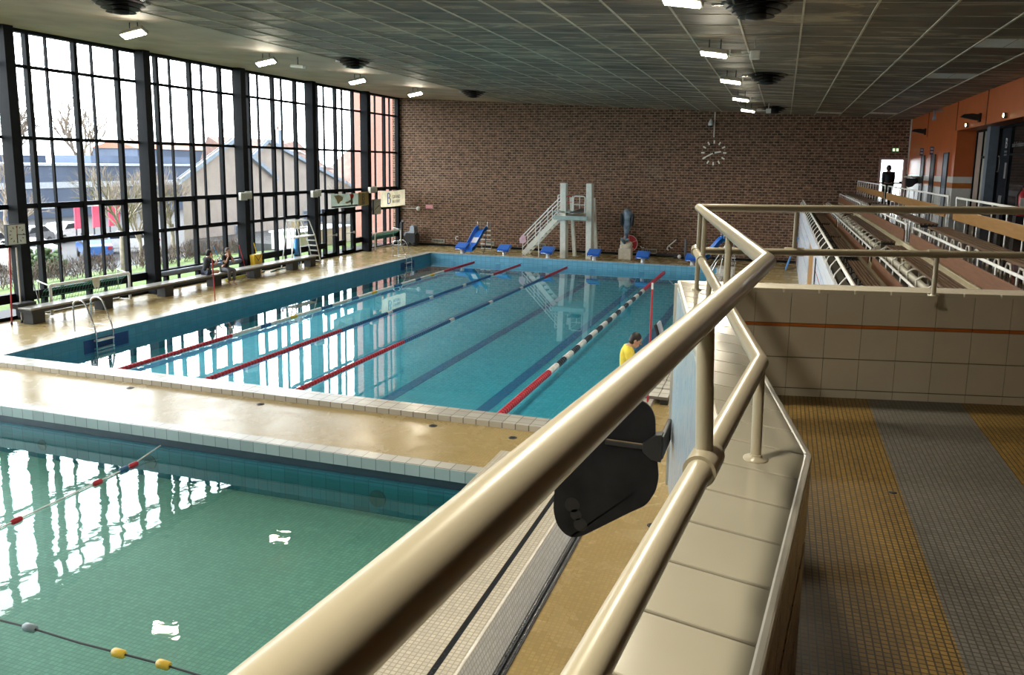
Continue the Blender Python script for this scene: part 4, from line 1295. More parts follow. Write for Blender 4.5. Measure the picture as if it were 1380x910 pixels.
# floor scrubber
t = thing('floor_scrubber', 'grey and charcoal floor scrubbing machine parked in the brick corner', 'cleaning machine', (-19.6, 41.0, 0))
mb = MB(); mb.prism([(-19.95, .2), (-19.85, .55), (-19.78, .72), (-19.28, .72), (-19.22, .6), (-19.22, .12), (-19.9, .12)], 40.75, 41.35, FY); mb.build('body', M['dark_grey'], t, bevel=.03)
mb = MB(); mb.prism([(-19.95, .55), (-19.9, .75), (-19.62, .78), (-19.56, 1.08), (-19.5, 1.14), (-19.36, 1.14), (-19.3, 1.06), (-19.28, .72), (-19.8, .7), (-19.9, .5)], 40.8, 41.3, FY); mb.build('tank', M['grey_plastic'], t, bevel=.03)
mb = MB(); mb.tube([(-19.33, 41.0, 1.02), (-19.2, 40.9, .95), (-19.17, 40.85, .75), (-19.27, 40.8, .6)], .035, 8); mb.build('suction_hose', M['black_plastic'], t)
for x in (-19.6, -19.3):
    mb = MB(); mb.lathe([(.001, 0), (.11, 0), (.11, .06), (.001, .06)], (x, 40.75, .11), 16, RX); mb.build('wheel', M['rubber'], t)
mb = MB(); mb.lathe([(.2, 0), (.22, .05), (.1, .12)], (-19.9, 41.0, .01), 14); mb.build('brush_head', M['black_plastic'], t)
t = thing('mop_trolley', 'black upright wringer handle standing beside the floor scrubber', 'trolley', (-20.3, 41.2, 0))
mb = MB(); mb.box((-20.42, 41.05, .02), (-20.12, 41.4, .14)); mb.build('base', M['black_plastic'], t, bevel=.02)
mb = MB(); mb.obox((-20.28, 41.2, .68), .17, .14, 1.15, roty(.04)); mb.build('column', M['black_plastic'], t, bevel=.03)
mb = MB(); mb.tube([(-20.25, 41.2, 1.2), (-20.2, 41.15, 1.34), (-20.05, 41.1, 1.3)], .05, 8); mb.build('handle', M['black_plastic'], t)

# right far corner items
t = thing('steel_post', 'dark steel post standing on the deck left of the handrail corner', 'post', (-4.45, 41.2, 0))
mb = MB(); mb.tube([(-4.45, 41.2, 0), (-4.45, 41.2, .98)], .07, 10); mb.build('shaft', plain('grey_steel', (.16, .17, .18), .35, .6), t)
mb = MB(); mb.box((-5.0, 41.1, 0), (-4.5, 41.35, .1)); mb.build('foot', M['black_plastic'], t)
mb = MB(); mb.ell((-4.72, 41.0, .12), .1); mb.build('white_ball', M['white_paint'], t)
t = thing('wall_lever', 'white bent lever handle on the brick wall left of the steel post', 'lever', (-5.2, YF - .1, .6))
mb = MB(); mb.tube([(-5.0, YF - .02, .9), (-5.02, YF - .12, .88), (-5.38, YF - .12, .55), (-5.42, YF - .12, .42), (-5.34, YF - .12, .36)], .03, 8); mb.build('arm', M['white_paint'], t)
mb = MB(); mb.tube([(-5.34, YF - .12, .62), (-5.22, YF - .12, .48), (-5.14, YF - .12, .5)], .022, 8); mb.build('catch', M['white_paint'], t)
mb = MB(); mb.box((-5.98, YF - .09, .06), (-3.2, YF - .01, .17)); struct('trim_2', mb, M['dark_grey'], 'low dark pipe boxing along the foot of the brick wall by the steel post', 'pipe')
t = thing('folded_lounger', 'blue folded lounger leaning against the white stand panels', 'lounger', (.6, 38.8, 0))
for dx in (0, .0):
    pass
for s in (-.3, .3):
    mb = MB(); mb.tube([(.36, 38.9 + s, .02), (.80, 38.9 + s, 1.5)], .03, 8); mb.build('frame_tube', M['light_blue'], t)
mb = MB(); mb.beam((.40, 38.9, .2), (.76, 38.9, 1.4), .56, .03, (1, 0, 0)); mb.build('fabric', M['light_blue'], t)
mb = MB(); mb.tube([(.36, 38.6, .03), (.36, 39.2, .03)], .025, 8); mb.build('cross_bar', M['chrome'], t)


# pool ladders
def pool_ladder():
    t = thing('pool_ladder', '', 'ladder', (0, 0, 0))
    for s in (-.28, .28):
        mb = MB(); mb.tube(round_corner([(-.48, s, 0), (-.48, s, .84), (-.1, s, .86), (.22, s, .1), (.22, s, -.75)], .2), .022, 10); mb.build('rail', M['chrome'], t, local=True)
    for z in (-.2, -.42, -.64):
        mb = MB(); mb.box((.14, -.28, z - .02), (.26, .28, z + .02)); mb.build('step', M['white_paint'], t, local=True)
    mb = MB(); mb.tube([(-.48, -.28, .12), (.2, -.28, .12)], .012, 6); mb.tube([(-.48, .28, .12), (.2, .28, .12)], .012, 6); mb.build('brace', M['chrome'], t, local=True)
    return t


pl = pool_ladder(); pl.location = (PX0 - .12, 16.3, CZ); pl['label'] = 'chrome pool ladder at the near end of the long window side'; pl['group'] = 'chrome pool ladders'
dup(pl, (PX0 - .12, 34.6, CZ), 0, 'chrome pool ladder at the far end of the window side, near the second goal')
dup(pl, (PX1 + .12, 33.6, CZ), PI, 'chrome pool ladder behind the balcony handrail on the stand side')
t = thing('pool_steps', 'white tiled starting steps with a thin white pole behind the handrail', 'steps', (-2.1, 35.4, 0))
mb = MB(); mb.box((-2.45, 35.0, 0), (-1.75, 36.0, .35)); mb.build('upper_step', M['dirty_white'], t, bevel=.02)
mb = MB(); mb.box((-2.45, 34.5, 0), (-1.75, 35.0, .18)); mb.build('lower_step', M['dirty_white'], t, bevel=.02)
mb = MB(); mb.tube([(-2.3, 34.6, .18), (-2.15, 34.9, 1.35)], .02, 6); mb.tube([(-2.15, 34.9, 1.35), (-2.8, 35.0, .2)], .018, 6); mb.build('pole', M['white_paint'], t)

# tile platform by yellow shirt
t = thing('tile_platform', 'white tiled stepping platform on the deck behind the yellow shirted person', 'platform', (-2.05, 16.2, 0))
for i in range(3):
    mb = MB(); mb.box((-2.46, 15.35 + i * .62, .1 + .02 * i), (-1.86, 15.92 + i * .62, .16 + .02 * i)); mb.build('slab', tile_mat('slab_tiles_%d' % i, (.60, .57, .50), (.14, .12, .1), .2, .285, .012, .3), t, bevel=.008)
for (x, y) in ((-2.4, 15.4), (-1.95, 15.4), (-2.4, 17.1), (-1.95, 17.1)):
    mb = MB(); mb.box((x - .06, y - .04, 0), (x + .09, y + .06, .11)); mb.build('foot', M['rubber'], t)
t = thing('flag_pole', 'thin red flag pole with white tip standing near the yellow shirted person', 'pole', (-2.22, 15.15, 0))
mb = MB(); mb.tube([(-2.22, 15.15, 0), (-2.22, 15.15, 2.3)], .02, 8); mb.build('shaft', M['red'], t)
mb = MB(); mb.tube([(-2.22, 15.15, 2.3), (-2.22, 15.15, 2.42)], .021, 8); mb.build('tip', M['white_paint'], t)
mb = MB(); mb.lathe([(.07, 0), (.07, .02), (.022, .05)], (-2.22, 15.15, 0), 12); mb.build('socket', M['chrome'], t)
t = thing('pool_lift', 'dark padded lift chair with grey side standing behind the yellow shirted person', 'lift chair', (-2.15, 17.6, 0))
mb = MB(); mb.box((-2.42, 17.35, 0), (-1.85, 18.0, .12)); mb.build('base', M['dark_grey'], t, bevel=.02)
mb = MB(); mb.tube([(-2.0, 17.8, .1), (-2.0, 17.8, .75), (-2.25, 17.6, .78)], .04, 10); mb.build('mast', M['chrome'], t)
mb = MB(); mb.obox((-2.2, 17.5, .55), .36, .38, .08); mb.build('seat', M['rubber'], t, bevel=.03)
mb = MB(); mb.obox((-2.37, 17.5, .95), .08, .36, .52, roty(-.3)); mb.build('backrest', M['rubber'], t, bevel=.025)
mb = MB(); mb.obox((-2.33, 17.5, 1.02), .05, .34, .44, roty(-.3)); mb.build('rear_panel', M['grey_plastic'], t, bevel=.015)


# water-polo goals
def goal(L):
    t = thing('water_polo_goal', '', 'goal', (0, 0, 0))
    mb = MB(); mb.tube(round_corner([(0, 0, .04), (0, 0, .92), (0, L, .92), (0, L, .04)], .04, 3), .04, 8); mb.build('front_frame', M['white_paint'], t, local=True)
    for y in (0, L):
        mb = MB(); mb.tube([(0, y, .90), (-.46, y, 1.02), (-.46, y, .04), (0, y, .06)], .022, 8); mb.build('side_frame', M['dirty_white'], t, local=True)
    mb = MB(); mb.tube([(-.46, 0, .06), (-.46, L, .06)], .022, 8); mb.build('rear_bar', M['white_paint'], t, local=True)
    mb = MB(); n = int(L / .11)
    for i in range(n + 1):
        y = L * i / n; mb.tube([(0, y, .9), (-.28, y, .72), (-.45, y, .3)], .006, 4, cap=False)
    for (x, z) in ((-.06, .86), (-.16, .80), (-.28, .72), (-.35, .55), (-.41, .4), (-.45, .3)): mb.tube([(x, 0, z), (x, L, z)], .007, 4, cap=False)
    mb.build('net', M['green_net'], t, local=True)
    return t


g1 = goal(3.0); g1.location = (-20.03, 17.75, 0); g1['label'] = 'white framed water polo goal with green net behind the near end of the bench'; g1['group'] = 'water polo goals'
g2 = dup(g1, (-20.0, 37.55, 0), .0, 'white framed water polo goal with green net by the far clock column')
t = thing('pale_towel', 'pale cloth hanging over the crossbar of the near goal', 'towel', (-19.97, 19.3, .6))
mb = MB(); mb.prism([(19.2, .95), (19.5, .96), (19.48, .7), (19.42, .56), (19.37, .66), (19.3, .60), (19.24, .74)], -19.985, -19.96, Matrix(((0, 0, 1), (1, 0, 0), (0, 1, 0)))); mb.build('cloth', plain('pale_cloth', (.55, .52, .40), .9), t, bevel=.008)

# long bench
t = thing('poolside_bench', 'long low bench with grey top on dark blocks beside the windows', 'bench', (-19.6, 24, 0))
mb = MB(); mb.box((-19.92, 16.55, .41), (-19.42, 31.0, .47)); mb.build('seat', M['bench_top'], t, bevel=.015)
mb = MB(); mb.box((-19.90, 16.57, .33), (-19.44, 30.98, .41)); mb.build('seat_edge', M['bench_dark'], t)
for y in (16.85, 19.3, 21.95, 24.45, 26.82, 29.48, 30.85):
    mb = MB(); mb.box((-19.85, y - .2, 0), (-19.5, y + .2, .34)); mb.build('leg', M['bench_dark'], t, bevel=.01)
mb = MB(); mb.box((-20.2, 16.55, .41), (-19.9, 17.15, .56)); mb.build('end_box', M['bench_dark'], t, bevel=.015)

# lifeguard chair
t = thing('lifeguard_chair', 'white tubular lifeguard chair with ladder behind the far end of the bench', 'lifeguard chair', (-20.0, 31, 0))
xa, xb = -20.40, -19.96
for x in (xa, xb):
    mb = MB(); mb.tube([(x, 29.75, 0), (x, 30.12, 1.3), (x, 30.22, 1.98)], .024, 8); mb.build('leg', M['white_paint'], t)
    mb = MB(); mb.tube(round_corner([(x, 30.62, 0), (x, 30.55, 1.3), (x, 30.25, 2.02), (x, 31.3, 2.0), (x, 31.75, 1.28), (x, 32.2, .02)], .1), .024, 8); mb.build('side_frame', M['white_paint'], t)
for i in range(5):
    y, z = 31.83 + i * .09, 1.05 - i * .24
    mb = MB(); mb.box((xa, y - .1, z - .02), (xb, y + .06, z + .02)); mb.build('step', M['dirty_white'], t)
mb = MB(); mb.box((xa, 30.08, 1.26), (xb, 31.8, 1.31)); mb.build('platform', M['white_paint'], t, bevel=.008)
mb = MB(); mb.box((-20.37, 30.6, 1.66), (-19.99, 31.2, 1.71)); mb.build('seat', M['white_paint'], t, bevel=.01)
mb = MB(); mb.box((-20.36, 30.56, 1.7), (-20.0, 30.64, 2.0)); mb.box((-20.38, 30.56, 1.68), (-20.33, 31.05, 1.98)); mb.build('backrest', M['beige'], t, bevel=.02)
mb = MB(); mb.tube([(xa, 30.25, 2.01), (xb, 30.25, 2.01)], .022, 8); mb.tube([(xa, 31.2, 2.0), (xb, 31.2, 2.0)], .022, 8); mb.build('cross_bar', M['white_paint'], t)
t = thing('rolled_mat', 'blue rolled mat standing behind the lifeguard chair', 'mat', (-20.52, 31.1, 0))
mb = MB(); mb.lathe([(.11, 0), (.12, .6), (.10, 1.2), (.05, 1.22)], (-20.52, 31.1, 0), 14); mb.build('roll', M['light_blue'], t)
mb = MB(); mb.lathe([(.125, .4), (.125, .45)], (-20.52, 31.1, 0), 14, cap=False); mb.build('strap', M['black_plastic'], t)

# cleaning items behind bench
t = thing('yellow_bucket', 'yellow mop bucket behind the bench beside the seated pair', 'bucket', (-20.25, 27.5, 0))
mb = MB(); mb._add([(-20.15, 27.3, .0), (-19.97, 27.3, .0), (-19.97, 27.75, .0), (-20.15, 27.75, .0), (-20.18, 27.25, .85), (-19.94, 27.25, .85), (-19.94, 27.8, .85), (-20.18, 27.8, .85)], [(3, 2, 1, 0), (4, 5, 6, 7), (0, 1, 5, 4), (1, 2, 6, 5), (2, 3, 7, 6), (3, 0, 4, 7)], False); mb.build('tub', M['yellow'], t, bevel=.03)
mb = MB(); mb.tube([(-19.95, 27.3, .84), (-19.92, 27.5, .6), (-19.95, 27.75, .84)], .012, 6); mb.build('handle', M['dark_grey'], t)
for (nm, lab, p, q, mt) in (('mop', 'blue handled mop leaning on the window behind the seated pair', (-20.2, 26.0, .03), (-20.5, 25.5, 1.35), 'light_blue'), ('mop', 'red handled mop leaning behind the bench left of the yellow bucket', (-20.2, 27.1, .03), (-20.15, 26.6, 1.3), 'red'), ('broom', 'yellow handled broom leaning right of the yellow bucket', (-20.3, 28.2, .03), (-20.45, 27.95, 1.25), 'yellow')):
    t = thing(nm, lab, nm, p)
    mb = MB(); mb.tube([p, q], .014, 6); mb.build('handle', M[mt], t)
    mb = MB(); mb.box((p[0] - .06, p[1] - .15, .0), (p[0] + .06, p[1] + .15, .07)); mb.build('head', M['grey_plastic'], t, bevel=.02)
t = thing('yellow_tube', 'yellow foam tube lying on the deck under the bench', 'foam tube', (-20.15, 26.4, .05))
mb = MB(); mb.tube([(-19.95, 25.5, .06), (-20.05, 26.0, .06), (-20.05, 26.5, .06), (-20.1, 26.8, .06)], .055, 8); mb.build('foam', plain('faded_yellow', (.62, .58, .10), .6), t)
t = thing('red_stand_pole', 'thin red pole standing on the pool edge before the seated pair', 'pole', (-17.25, 21.45, 0))
mb = MB(); mb.tube([(-17.25, 21.45, 0), (-17.35, 21.5, 1.62)], .018, 8); mb.build('shaft', M['red'], t)
mb = MB(); mb.lathe([(.07, 0), (.07, .02), (.02, .04)], (-17.25, 21.45, 0), 12); mb.build('base', M['red'], t)
t = thing('green_hose', 'green hose lying on the deck behind the far part of the bench', 'hose', (-20.1, 29, .02))
mb = MB(); mb.tube([(-20.0, 28.4, .03), (-20.15, 29.2, .03), (-20.05, 30.2, .03), (-20.2, 30.7, .03)], .025, 6); mb.build('tube', M['green_net'], t)
# poles at the first column
for (nm, lab, p, q, mt) in (('rescue_pole', 'red rescue pole leaning on the near column under the square clock', (-20.02, 16.42, .0), (-20.16, 16.66, 2.12), 'red'), ('rescue_pole', 'white rescue pole leaning on the near column right of the red one', (-20.02, 16.74, 0), (-20.16, 16.86, 2.1), 'dirty_white'), ('rescue_pole', 'steel rescue pole leaning on the window right of the near column', (-20.25, 17.62, .0), (-20.5, 17.4, 1.9), 'chrome')):
    t = thing(nm, lab, 'pole', p, 0, 'rescue poles by the near column')
    mb = MB(); mb.tube([p, q], .02, 8); mb.build('shaft', M[mt], t)
    mb = MB(); mb.lathe([(.03, 0), (.03, .06), (.02, .07)], p, 8); mb.build('rubber_tip', M['rubber'], t)

# square clocks
def sq_clock(y, z, s, lab, hands):
    t = thing('square_clock', lab, 'clock', (-20.1, y, z))
    x = -20.12
    mb = MB(); mb.box((x, y - s / 2, z - s / 2), (x + .12, y + s / 2, z + s / 2)); mb.build('case', M['dark_grey'], t, bevel=.012)
    mb = MB(); mb.box((x + .12, y - s / 2 + .02, z - s / 2 + .02), (x + .126, y + s / 2 - .02, z + s / 2 - .02)); mb.build('dial', M['clock_face'], t)
    mb = MB()
    for h in range(12):
        a = h * PI / 6; r = s * .36
        mb.obox((x + .128, y + r * math.sin(a), z + r * math.cos(a)), .006, .02, .05, Matrix.Rotation(-a, 3, 'X'))
    mb.build('hour_marks', M['black_plastic'], t)
    for nm, ang, ln, w, mt in hands:
        a = math.radians(ang); R_ = Matrix.Rotation(-a, 3, 'X'); mb = MB()
        mb.obox(V(x + .135, y, z) + R_ @ V(0, 0, ln / 2), .006, w, ln, R_); mb.build(nm, M[mt], t)


sq_clock(16.78, 2.48, .58, 'square white timing clock on the near window column', (('hour_hand', 180, .24, .025, 'black_plastic'), ('minute_hand', 95, .26, .02, 'black_plastic'), ('second_hand', 5, .25, .018, 'orange_stripe')))
sq_clock(37.85, 2.3, .78, 'square beige clock on the far window column by the banners', (('hour_hand', 70, .22, .04, 'black_plastic'), ('minute_hand', 245, .3, .03, 'black_plastic')))
# loudspeakers on columns
for i, (y, z, lab) in enumerate(((26.95, 3.22, 'cream horn speaker on the column behind the yellow bucket'), (32.05, 3.16, 'cream horn speaker on the column left of the printed banner'), (37.4, 3.2, 'cream horn speaker on the column between the two banners'))):
    t = thing('horn_speaker', lab, 'loudspeaker', (-20.1, y, z), 0, 'cream speakers on the window columns')
    for s in (-1, 1):
        mb = MB(); mb.obox((-19.98, y - .05 + s * .17, z + s * .02), .26, .26, .3, rotz(s * .55)); mb.build('cabinet', M['panel_cream'], t, bevel=.02)
    mb = MB(); mb.tube([(-20.2, y, z), (-20.02, y, z)], .03, 8); mb.build('bracket', M['black_plastic'], t)

# banners
def banner(n, ya, yb, z0, z1, base, lab):
    t = thing(n, lab, 'banner', (-20.1, (ya + yb) / 2, z1))
    mb = MB(); k = 16; vs = []
    for i in range(k + 1):
        y = ya + (yb - ya) * i / k; dx = .02 * math.sin(i * 1.7) + .012 * math.sin(i * 3.1)
        sag = -.05 * math.sin(PI * i / k)
        for (z, q) in ((z0 + sag * .6, 1), (z1 + sag, .3)): vs += [(-20.135 + dx * q, y, z)]
    fs = [(2 * i, 2 * i + 2, 2 * i + 3, 2 * i + 1) for i in range(k)]
    mb._add(vs, fs, True); mb.build('cloth', base, t)
    return t


t = banner('club_banner', 38.45, 41.38, 2.25, 3.12, M['banner_cream'], 'cream banner with a blue letter B and GRAND BELFORT nearest the brick wall')


def bform(mb, y, z, h, w, x=-20.085):
    """outline letter B drawn as a ribbon"""
    pts = [(0, 0), (0, h), (w * .45, h), (w * .8, h * .9), (w * .8, h * .68), (w * .45, h * .54), (w * .25, h * .54), (w * .6, h * .54), (w, h * .42), (w, h * .14), (w * .6, 0), (0, 0)]
    mb.tube(round_corner([(x, y + a, z + b) for a, b in pts], w * .12, 3), h * .045, 6)


mb = MB(); bform(mb, 39.2, 2.4, .56, .30); mb.build('logo', M['logo_blue'], t)
mb = MB(); text_mb(mb, 'GRAND', .27, faceM((0, 1, 0), (0, 0, 1), (-20.095, 39.75, 2.66)), .004); text_mb(mb, 'BELFORT', .23, faceM((0, 1, 0), (0, 0, 1), (-20.095, 39.75, 2.42)), .004); mb.build('lettering', M['logo_dark'], t)
t = banner('printed_banner', 33.5, 37.1, 2.42, 3.10, M['banner_green'], 'grey green printed banner with beige and red figures over the glass doors')
mb = MB(); mb.box((-20.118, 36.05, 2.42), (-20.105, 37.1, 3.1)); mb.build('tan_end_panel', M['banner_tan'], t)
mb = MB(); bform(mb, 36.45, 2.68, .32, .2, -20.1); text_mb(mb, 'GRAND', .09, faceM((0, 1, 0), (0, 0, 1), (-20.102, 36.38, 2.56)), .003); text_mb(mb, 'BELFORT', .075, faceM((0, 1, 0), (0, 0, 1), (-20.102, 36.38, 2.48)), .003); mb.build('logo', M['logo_dark'], t)
MY = Matrix(((0, 0, 1), (1, 0, 0), (0, 1, 0)))
mb = MB(); mb.prism([(33.7, 3.0), (34.2, 3.02), (34.55, 2.9), (34.5, 2.75), (34.3, 2.72), (34.15, 2.6), (34.05, 2.62), (33.95, 2.8)], -20.112, -20.104, MY); mb.prism([(34.75, 2.66), (35.1, 2.7), (35.5, 2.85), (35.4, 2.65), (34.9, 2.58)], -20.112, -20.104, MY); mb.build('beige_figures', M['print_beige'], t)
mb = MB(); mb.prism([(35.2, 3.03), (35.5, 3.05), (35.62, 2.95), (35.5, 2.82), (35.3, 2.78)], -20.112, -20.104, MY); mb.build('red_figure', M['print_red'], t)
mb = MB(); mb.prism([(35.3, 2.78), (35.45, 2.8), (35.5, 2.6), (35.42, 2.5), (35.3, 2.55)], -20.112, -20.104, MY); mb.box((-20.112, 33.52, 2.43), (-20.104, 36.0, 2.5)); mb.build('dark_figure', M['dark_grey'], t)

# ------------------------------------------------------------------ lane ropes
def lane_rope(x, segs, label, y0=PY0, y1=PY1, z=WZ + .015, r=.055, grp='lane ropes of the large pool'):
    t = thing('lane_rope', label, 'lane rope', (x, (y0 + y1) / 2, z), 0, grp)
    mb = MB(); mb.tube([(x, y0, z + .05), (x, y0 + .4, z), (x, y1 - .4, z), (x, y1, z + .05)], .01, 5); mb.build('cable', M['dark_grey'], t)
    for (a, b, c) in segs:
        mb = MB(); n = max(1, int((b - a) / .12)); prof = []
        for i in range(n):
            q = (b - a) / n
            prof += [(.03, i * q), (r, i * q + .02), (r, i * q + q - .02), (.03, i * q + q)]
        mb.lathe(prof, (x, a, z), 8, rotx(-PI / 2)); mb.build('floats', M[c + '_float'], t)
    return t


def alt(a, b, cols, lens):
    out = []; y = a; i = 0
    while y < b - .05:
        e = min(b, y + lens[i % len(lens)]); out.append((y, e, cols[i % len(cols)])); y = e; i += 1
    return out


lane_rope(-14.3, [(13.9, 18.4, 'red')] + alt(18.4, 33.3, ['white', 'blue', 'white', 'yellow', 'white', 'blue'], [1.3, .5, 1.0, .4, 1.4, .7]) + [(33.3, 37.1, 'red')], 'red ended lane rope with white floats nearest the windows')
lane_rope(-11.9, [(13.9, 20.2, 'red')] + alt(20.2, 33.2, ['blue', 'white'], [2.9, .35]) + [(33.2, 37.1, 'red')], 'red and blue lane rope second from the windows')
lane_rope(-9.55, [(13.9, 19.5, 'red')] + alt(19.5, 33.2, ['blue', 'white'], [3.2, .35]) + [(33.2, 37.1, 'red')], 'red and dark blue lane rope third from the windows')
lane_rope(-4.95, [(13.6, 17.8, 'red')] + alt(17.8, 31.3, ['white', 'black'], [.72, .72]) + [(31.3, 37.2, 'red')], 'black and white lane rope with red ends nearest the stand', r=.075)


def thin_rope(name, pts, floats, label):
    t = thing(name, label, 'rope', pts[len(pts) // 2])
    mb = MB(); mb.tube(pts, .011, 6); mb.build('cord', M['white_float'] if 'white' in label else M['dark_grey'], t)
    for (p, d, L, r, c) in floats:
        d = Vector(d).normalized(); p = Vector(p)
        mb = MB(); mb.tube([p - d * L / 2, p - d * (L / 2 - .02), p + d * (L / 2 - .02), p + d * L / 2], [r * .7, r, r, r * .7], 10); mb.build('float', M[c + '_float'], t)


SZ = SW + .015
thin_rope('divider_rope', [(-9.7, SY1 - .05, SZ + .1), (-9.66, 9.8, SZ), (-9.6, 7.5, SZ), (-9.6, 4, SZ), (-9.6, -2, SZ)],
          [((-9.66, 9.86, SZ), (0, 1, 0), .17, .042, 'red'), ((-9.66, 9.66, SZ), (0, 1, 0), .16, .042, 'blue'), ((-9.62, 9.1, SZ), (0, 1, 0), .15, .042, 'red'), ((-9.6, 7.7, SZ), (0, 1, 0), .15, .042, 'red')], 'thin white divider rope with small red floats in the small pool')
thin_rope('boundary_rope', [(-12, 5.95, SZ), (-7.7, 5.83, SZ), (-7.2, 5.83, SZ), (-6.5, 5.8, SZ - .005), (-5.45, 5.79, SZ), (-4.4, 5.74, SZ), (SX1, 5.72, SZ + .2)],
          [((-7.21, 5.83, SZ), (1, 0, 0), .16, .045, 'grey'), ((-6.0, 5.79, SZ), (1, -.03, 0), .15, .045, 'yellow'), ((-5.45, 5.79, SZ), (1, -.03, 0), .15, .045, 'yellow')], 'dark boundary rope with yellow and grey floats across the small pool')

# ------------------------------------------------------------------ ceiling fixtures
def floodlight(x, y, z, normal, lab, grp, w=.56, h=.3, lit=True, arm=True):
    t = thing('floodlight', lab, 'floodlight', (x, y, z), 0, grp)
    nrm = Vector(normal).normalized(); r = Vector((1, 0, 0)); r = (r - nrm * r.dot(nrm)).normalized(); u_ = nrm.cross(r)
    Rm = Matrix((r, u_, nrm)).transposed()
    c = V(x, y, z)
    mb = MB(); mb.obox(c - nrm * .06, w + .06, h + .05, .1, Rm); mb.build('housing', M['fix_body'], t, bevel=.02)
    for s in (-1, 1):
        mb = MB(); mb.obox(c + r * s * w * .25, w * .46, h * .9, .025, Rm); mb.build('lens', M['led'], t, bevel=.005)
    zt = zc(x)
    mb = MB(); q = c - nrm * .12
    for s in (-1, 1): mb.tube([q + r * s * .12, V(q.x + s * .12, q.y, zt)], .014, 6)
    mb.build('bracket', M['dark_grey'], t)
    if arm:
        mb = MB(); mb.obox(c + V(w / 2 + .18, .0, .05), .2, .14, .08); mb.build('driver_box', M['fix_body'], t)
    # the light this lamp throws
    return t


LL = [(-15.35, 16.5), (-15.6, 22.25), (-15.7, 28.2), (-15.95, 33.9), (-15.4, 10.8), (-15.4, 5.2)]
for i, (x, y) in enumerate(LL):
    floodlight(x, y, zc(x) - .3, (.2, -.4, -.85), 'lit floodlight on the ceiling near the windows, ' + ('first in view', 'second in view', 'third in view', 'fourth, nearest the brick wall', 'above the small pool', 'behind the viewer')[i], 'floodlights near the windows', .62, .2, arm=False)
RL = [(-1.55, 12.25), (-1.55, 17.9), (-1.55, 23.55), (-1.58, 29.8), (-1.58, 35.55), (-1.5, 6.6), (-1.5, .95), (-1.5, -4.2)]
for i, (x, y) in enumerate(RL):
    floodlight(x, y, zc(x) - .32, (-.15, -.2, -.95), 'warm lit floodlight in the stand side ceiling row, ' + ('nearest in view', 'second in view', 'third in view', 'fourth in view', 'farthest by the brick wall', 'above the balcony front', 'above the viewer', 'behind the viewer')[i], 'floodlights over the stand side', .54, .22)
t = thing('small_floodlight', 'small unlit white floodlight beside the second floodlight near the windows', 'floodlight', (-15.0, 23.1, 7.6))
mb = MB(); mb.obox((-15.0, 23.1, 7.6), .5, .16, .1, roty(.1)); mb.build('housing', M['white_paint'], t, bevel=.02)
mb = MB(); mb.tube([(-15.0, 23.1, 7.62), (-15.0, 23.1, zc(-15))], .02, 6); mb.build('bracket', M['dark_grey'], t)
for i, (x, y) in enumerate(((-.72, 17.9), (-.75, 35.3))):
    t = thing('ceiling_sensor', ('white sensor box on an arm beside the second ceiling floodlight', 'white sensor box on an arm beside the farthest ceiling floodlight')[i], 'sensor', (x, y, zc(x) - .3), 0, 'white sensors beside the floodlights')
    mb = MB(); mb.obox((x, y, zc(x) - .30), .2, .16, .18); mb.build('box', M['white_paint'], t, bevel=.02)
    mb = MB(); mb.tube([(x - .55, y, zc(x) - .30), (x, y, zc(x) - .28)], .018, 6); mb.tube([(x, y, zc(x) - .22), (x, y, zc(x))], .02, 6); mb.build('arm', M['dirty_white'], t)
VT = [(-13.02, 13.7), (-13.06, 23.3), (-13.46, 34.7), (-.57, 13.75), (-.6, 24.3), (-.54, 37.1)]
for i, (x, y) in enumerate(VT):
    t = thing('ceiling_vent', 'black sooty stepped ceiling vent ' + ('nearest the viewer in the window side row', 'second in the window side row', 'farthest in the window side row', 'nearest the viewer in the stand side row', 'second in the stand side row', 'farthest in the stand side row')[i], 'vent', (x, y, zc(x)), 0, 'black ceiling vents')
    for k, (r, dz) in enumerate(((.55, .03), (.46, .10), (.37, .17), (.28, .24))):
        mb = MB(); mb.lathe([(r - .16, dz - .05), (r, dz), (r + .01, dz + .012), (r - .14, dz - .03)], (x, y, zc(x)), 26, roty(PI)); mb.build('ring', M['duct_black'], t)
    mb = MB(); mb.lathe([(.14, 0), (.16, .28), (.001, .30)], (x, y, zc(x)), 20, roty(PI)); mb.build('core', M['duct_black'], t)
    mb = MB()
    for s in (-1, 1): mb.obox((x + s * .6, y, zc(x) - .03), .18, .05, .04)
    mb.build('clip', M['chrome'], t)

# ------------------------------------------------------------------ orange wall fittings
for i, (y, z) in enumerate(((27.6, 6.16), (37.5, 6.16))):
    t = thing('wall_uplight', ('black wedge shaped uplight on the orange lintel above the shopfront', 'black wedge shaped uplight on the orange wall near the brick corner')[i], 'wall lamp', (XR, y, z), 0, 'black uplights on the orange wall')
    mb = MB(); mb.prism([(XR - .02, z - .08), (XR - .2, z - .05), (XR - .55, z + .03), (XR - .46, z + .11), (XR - .25, z + .13), (XR - .02, z + .1)], y - .12, y + .12, FY); mb.build('body', M['black_plastic'], t, bevel=.02)
    mb = MB(); mb.box((XR - .06, y - .09, z - .12), (XR, y + .09, z + .14)); mb.build('wall_plate', M['black_plastic'], t)
for i, (y, z) in enumerate(((29.16, 6.03), (24.5, 6.05))):
    t = thing('wall_spot', ('small lit round spot on the orange lintel left of the wedge uplight', 'small lit round spot on the orange lintel right of the wedge uplight')[i], 'wall lamp', (XR, y, z), 0, 'small lit spots on the orange lintel')
    mb = MB(); mb.lathe([(.07, 0), (.08, .06), (.06, .09)], (XR, y, z), 12, roty(-PI / 2)); mb.build('ring', M['chrome'], t)
    mb = MB(); mb.lathe([(.055, .085), (.05, .1), (.001, .11)], (XR, y, z), 12, roty(-PI / 2)); mb.build('lens', M['led_small'], t)
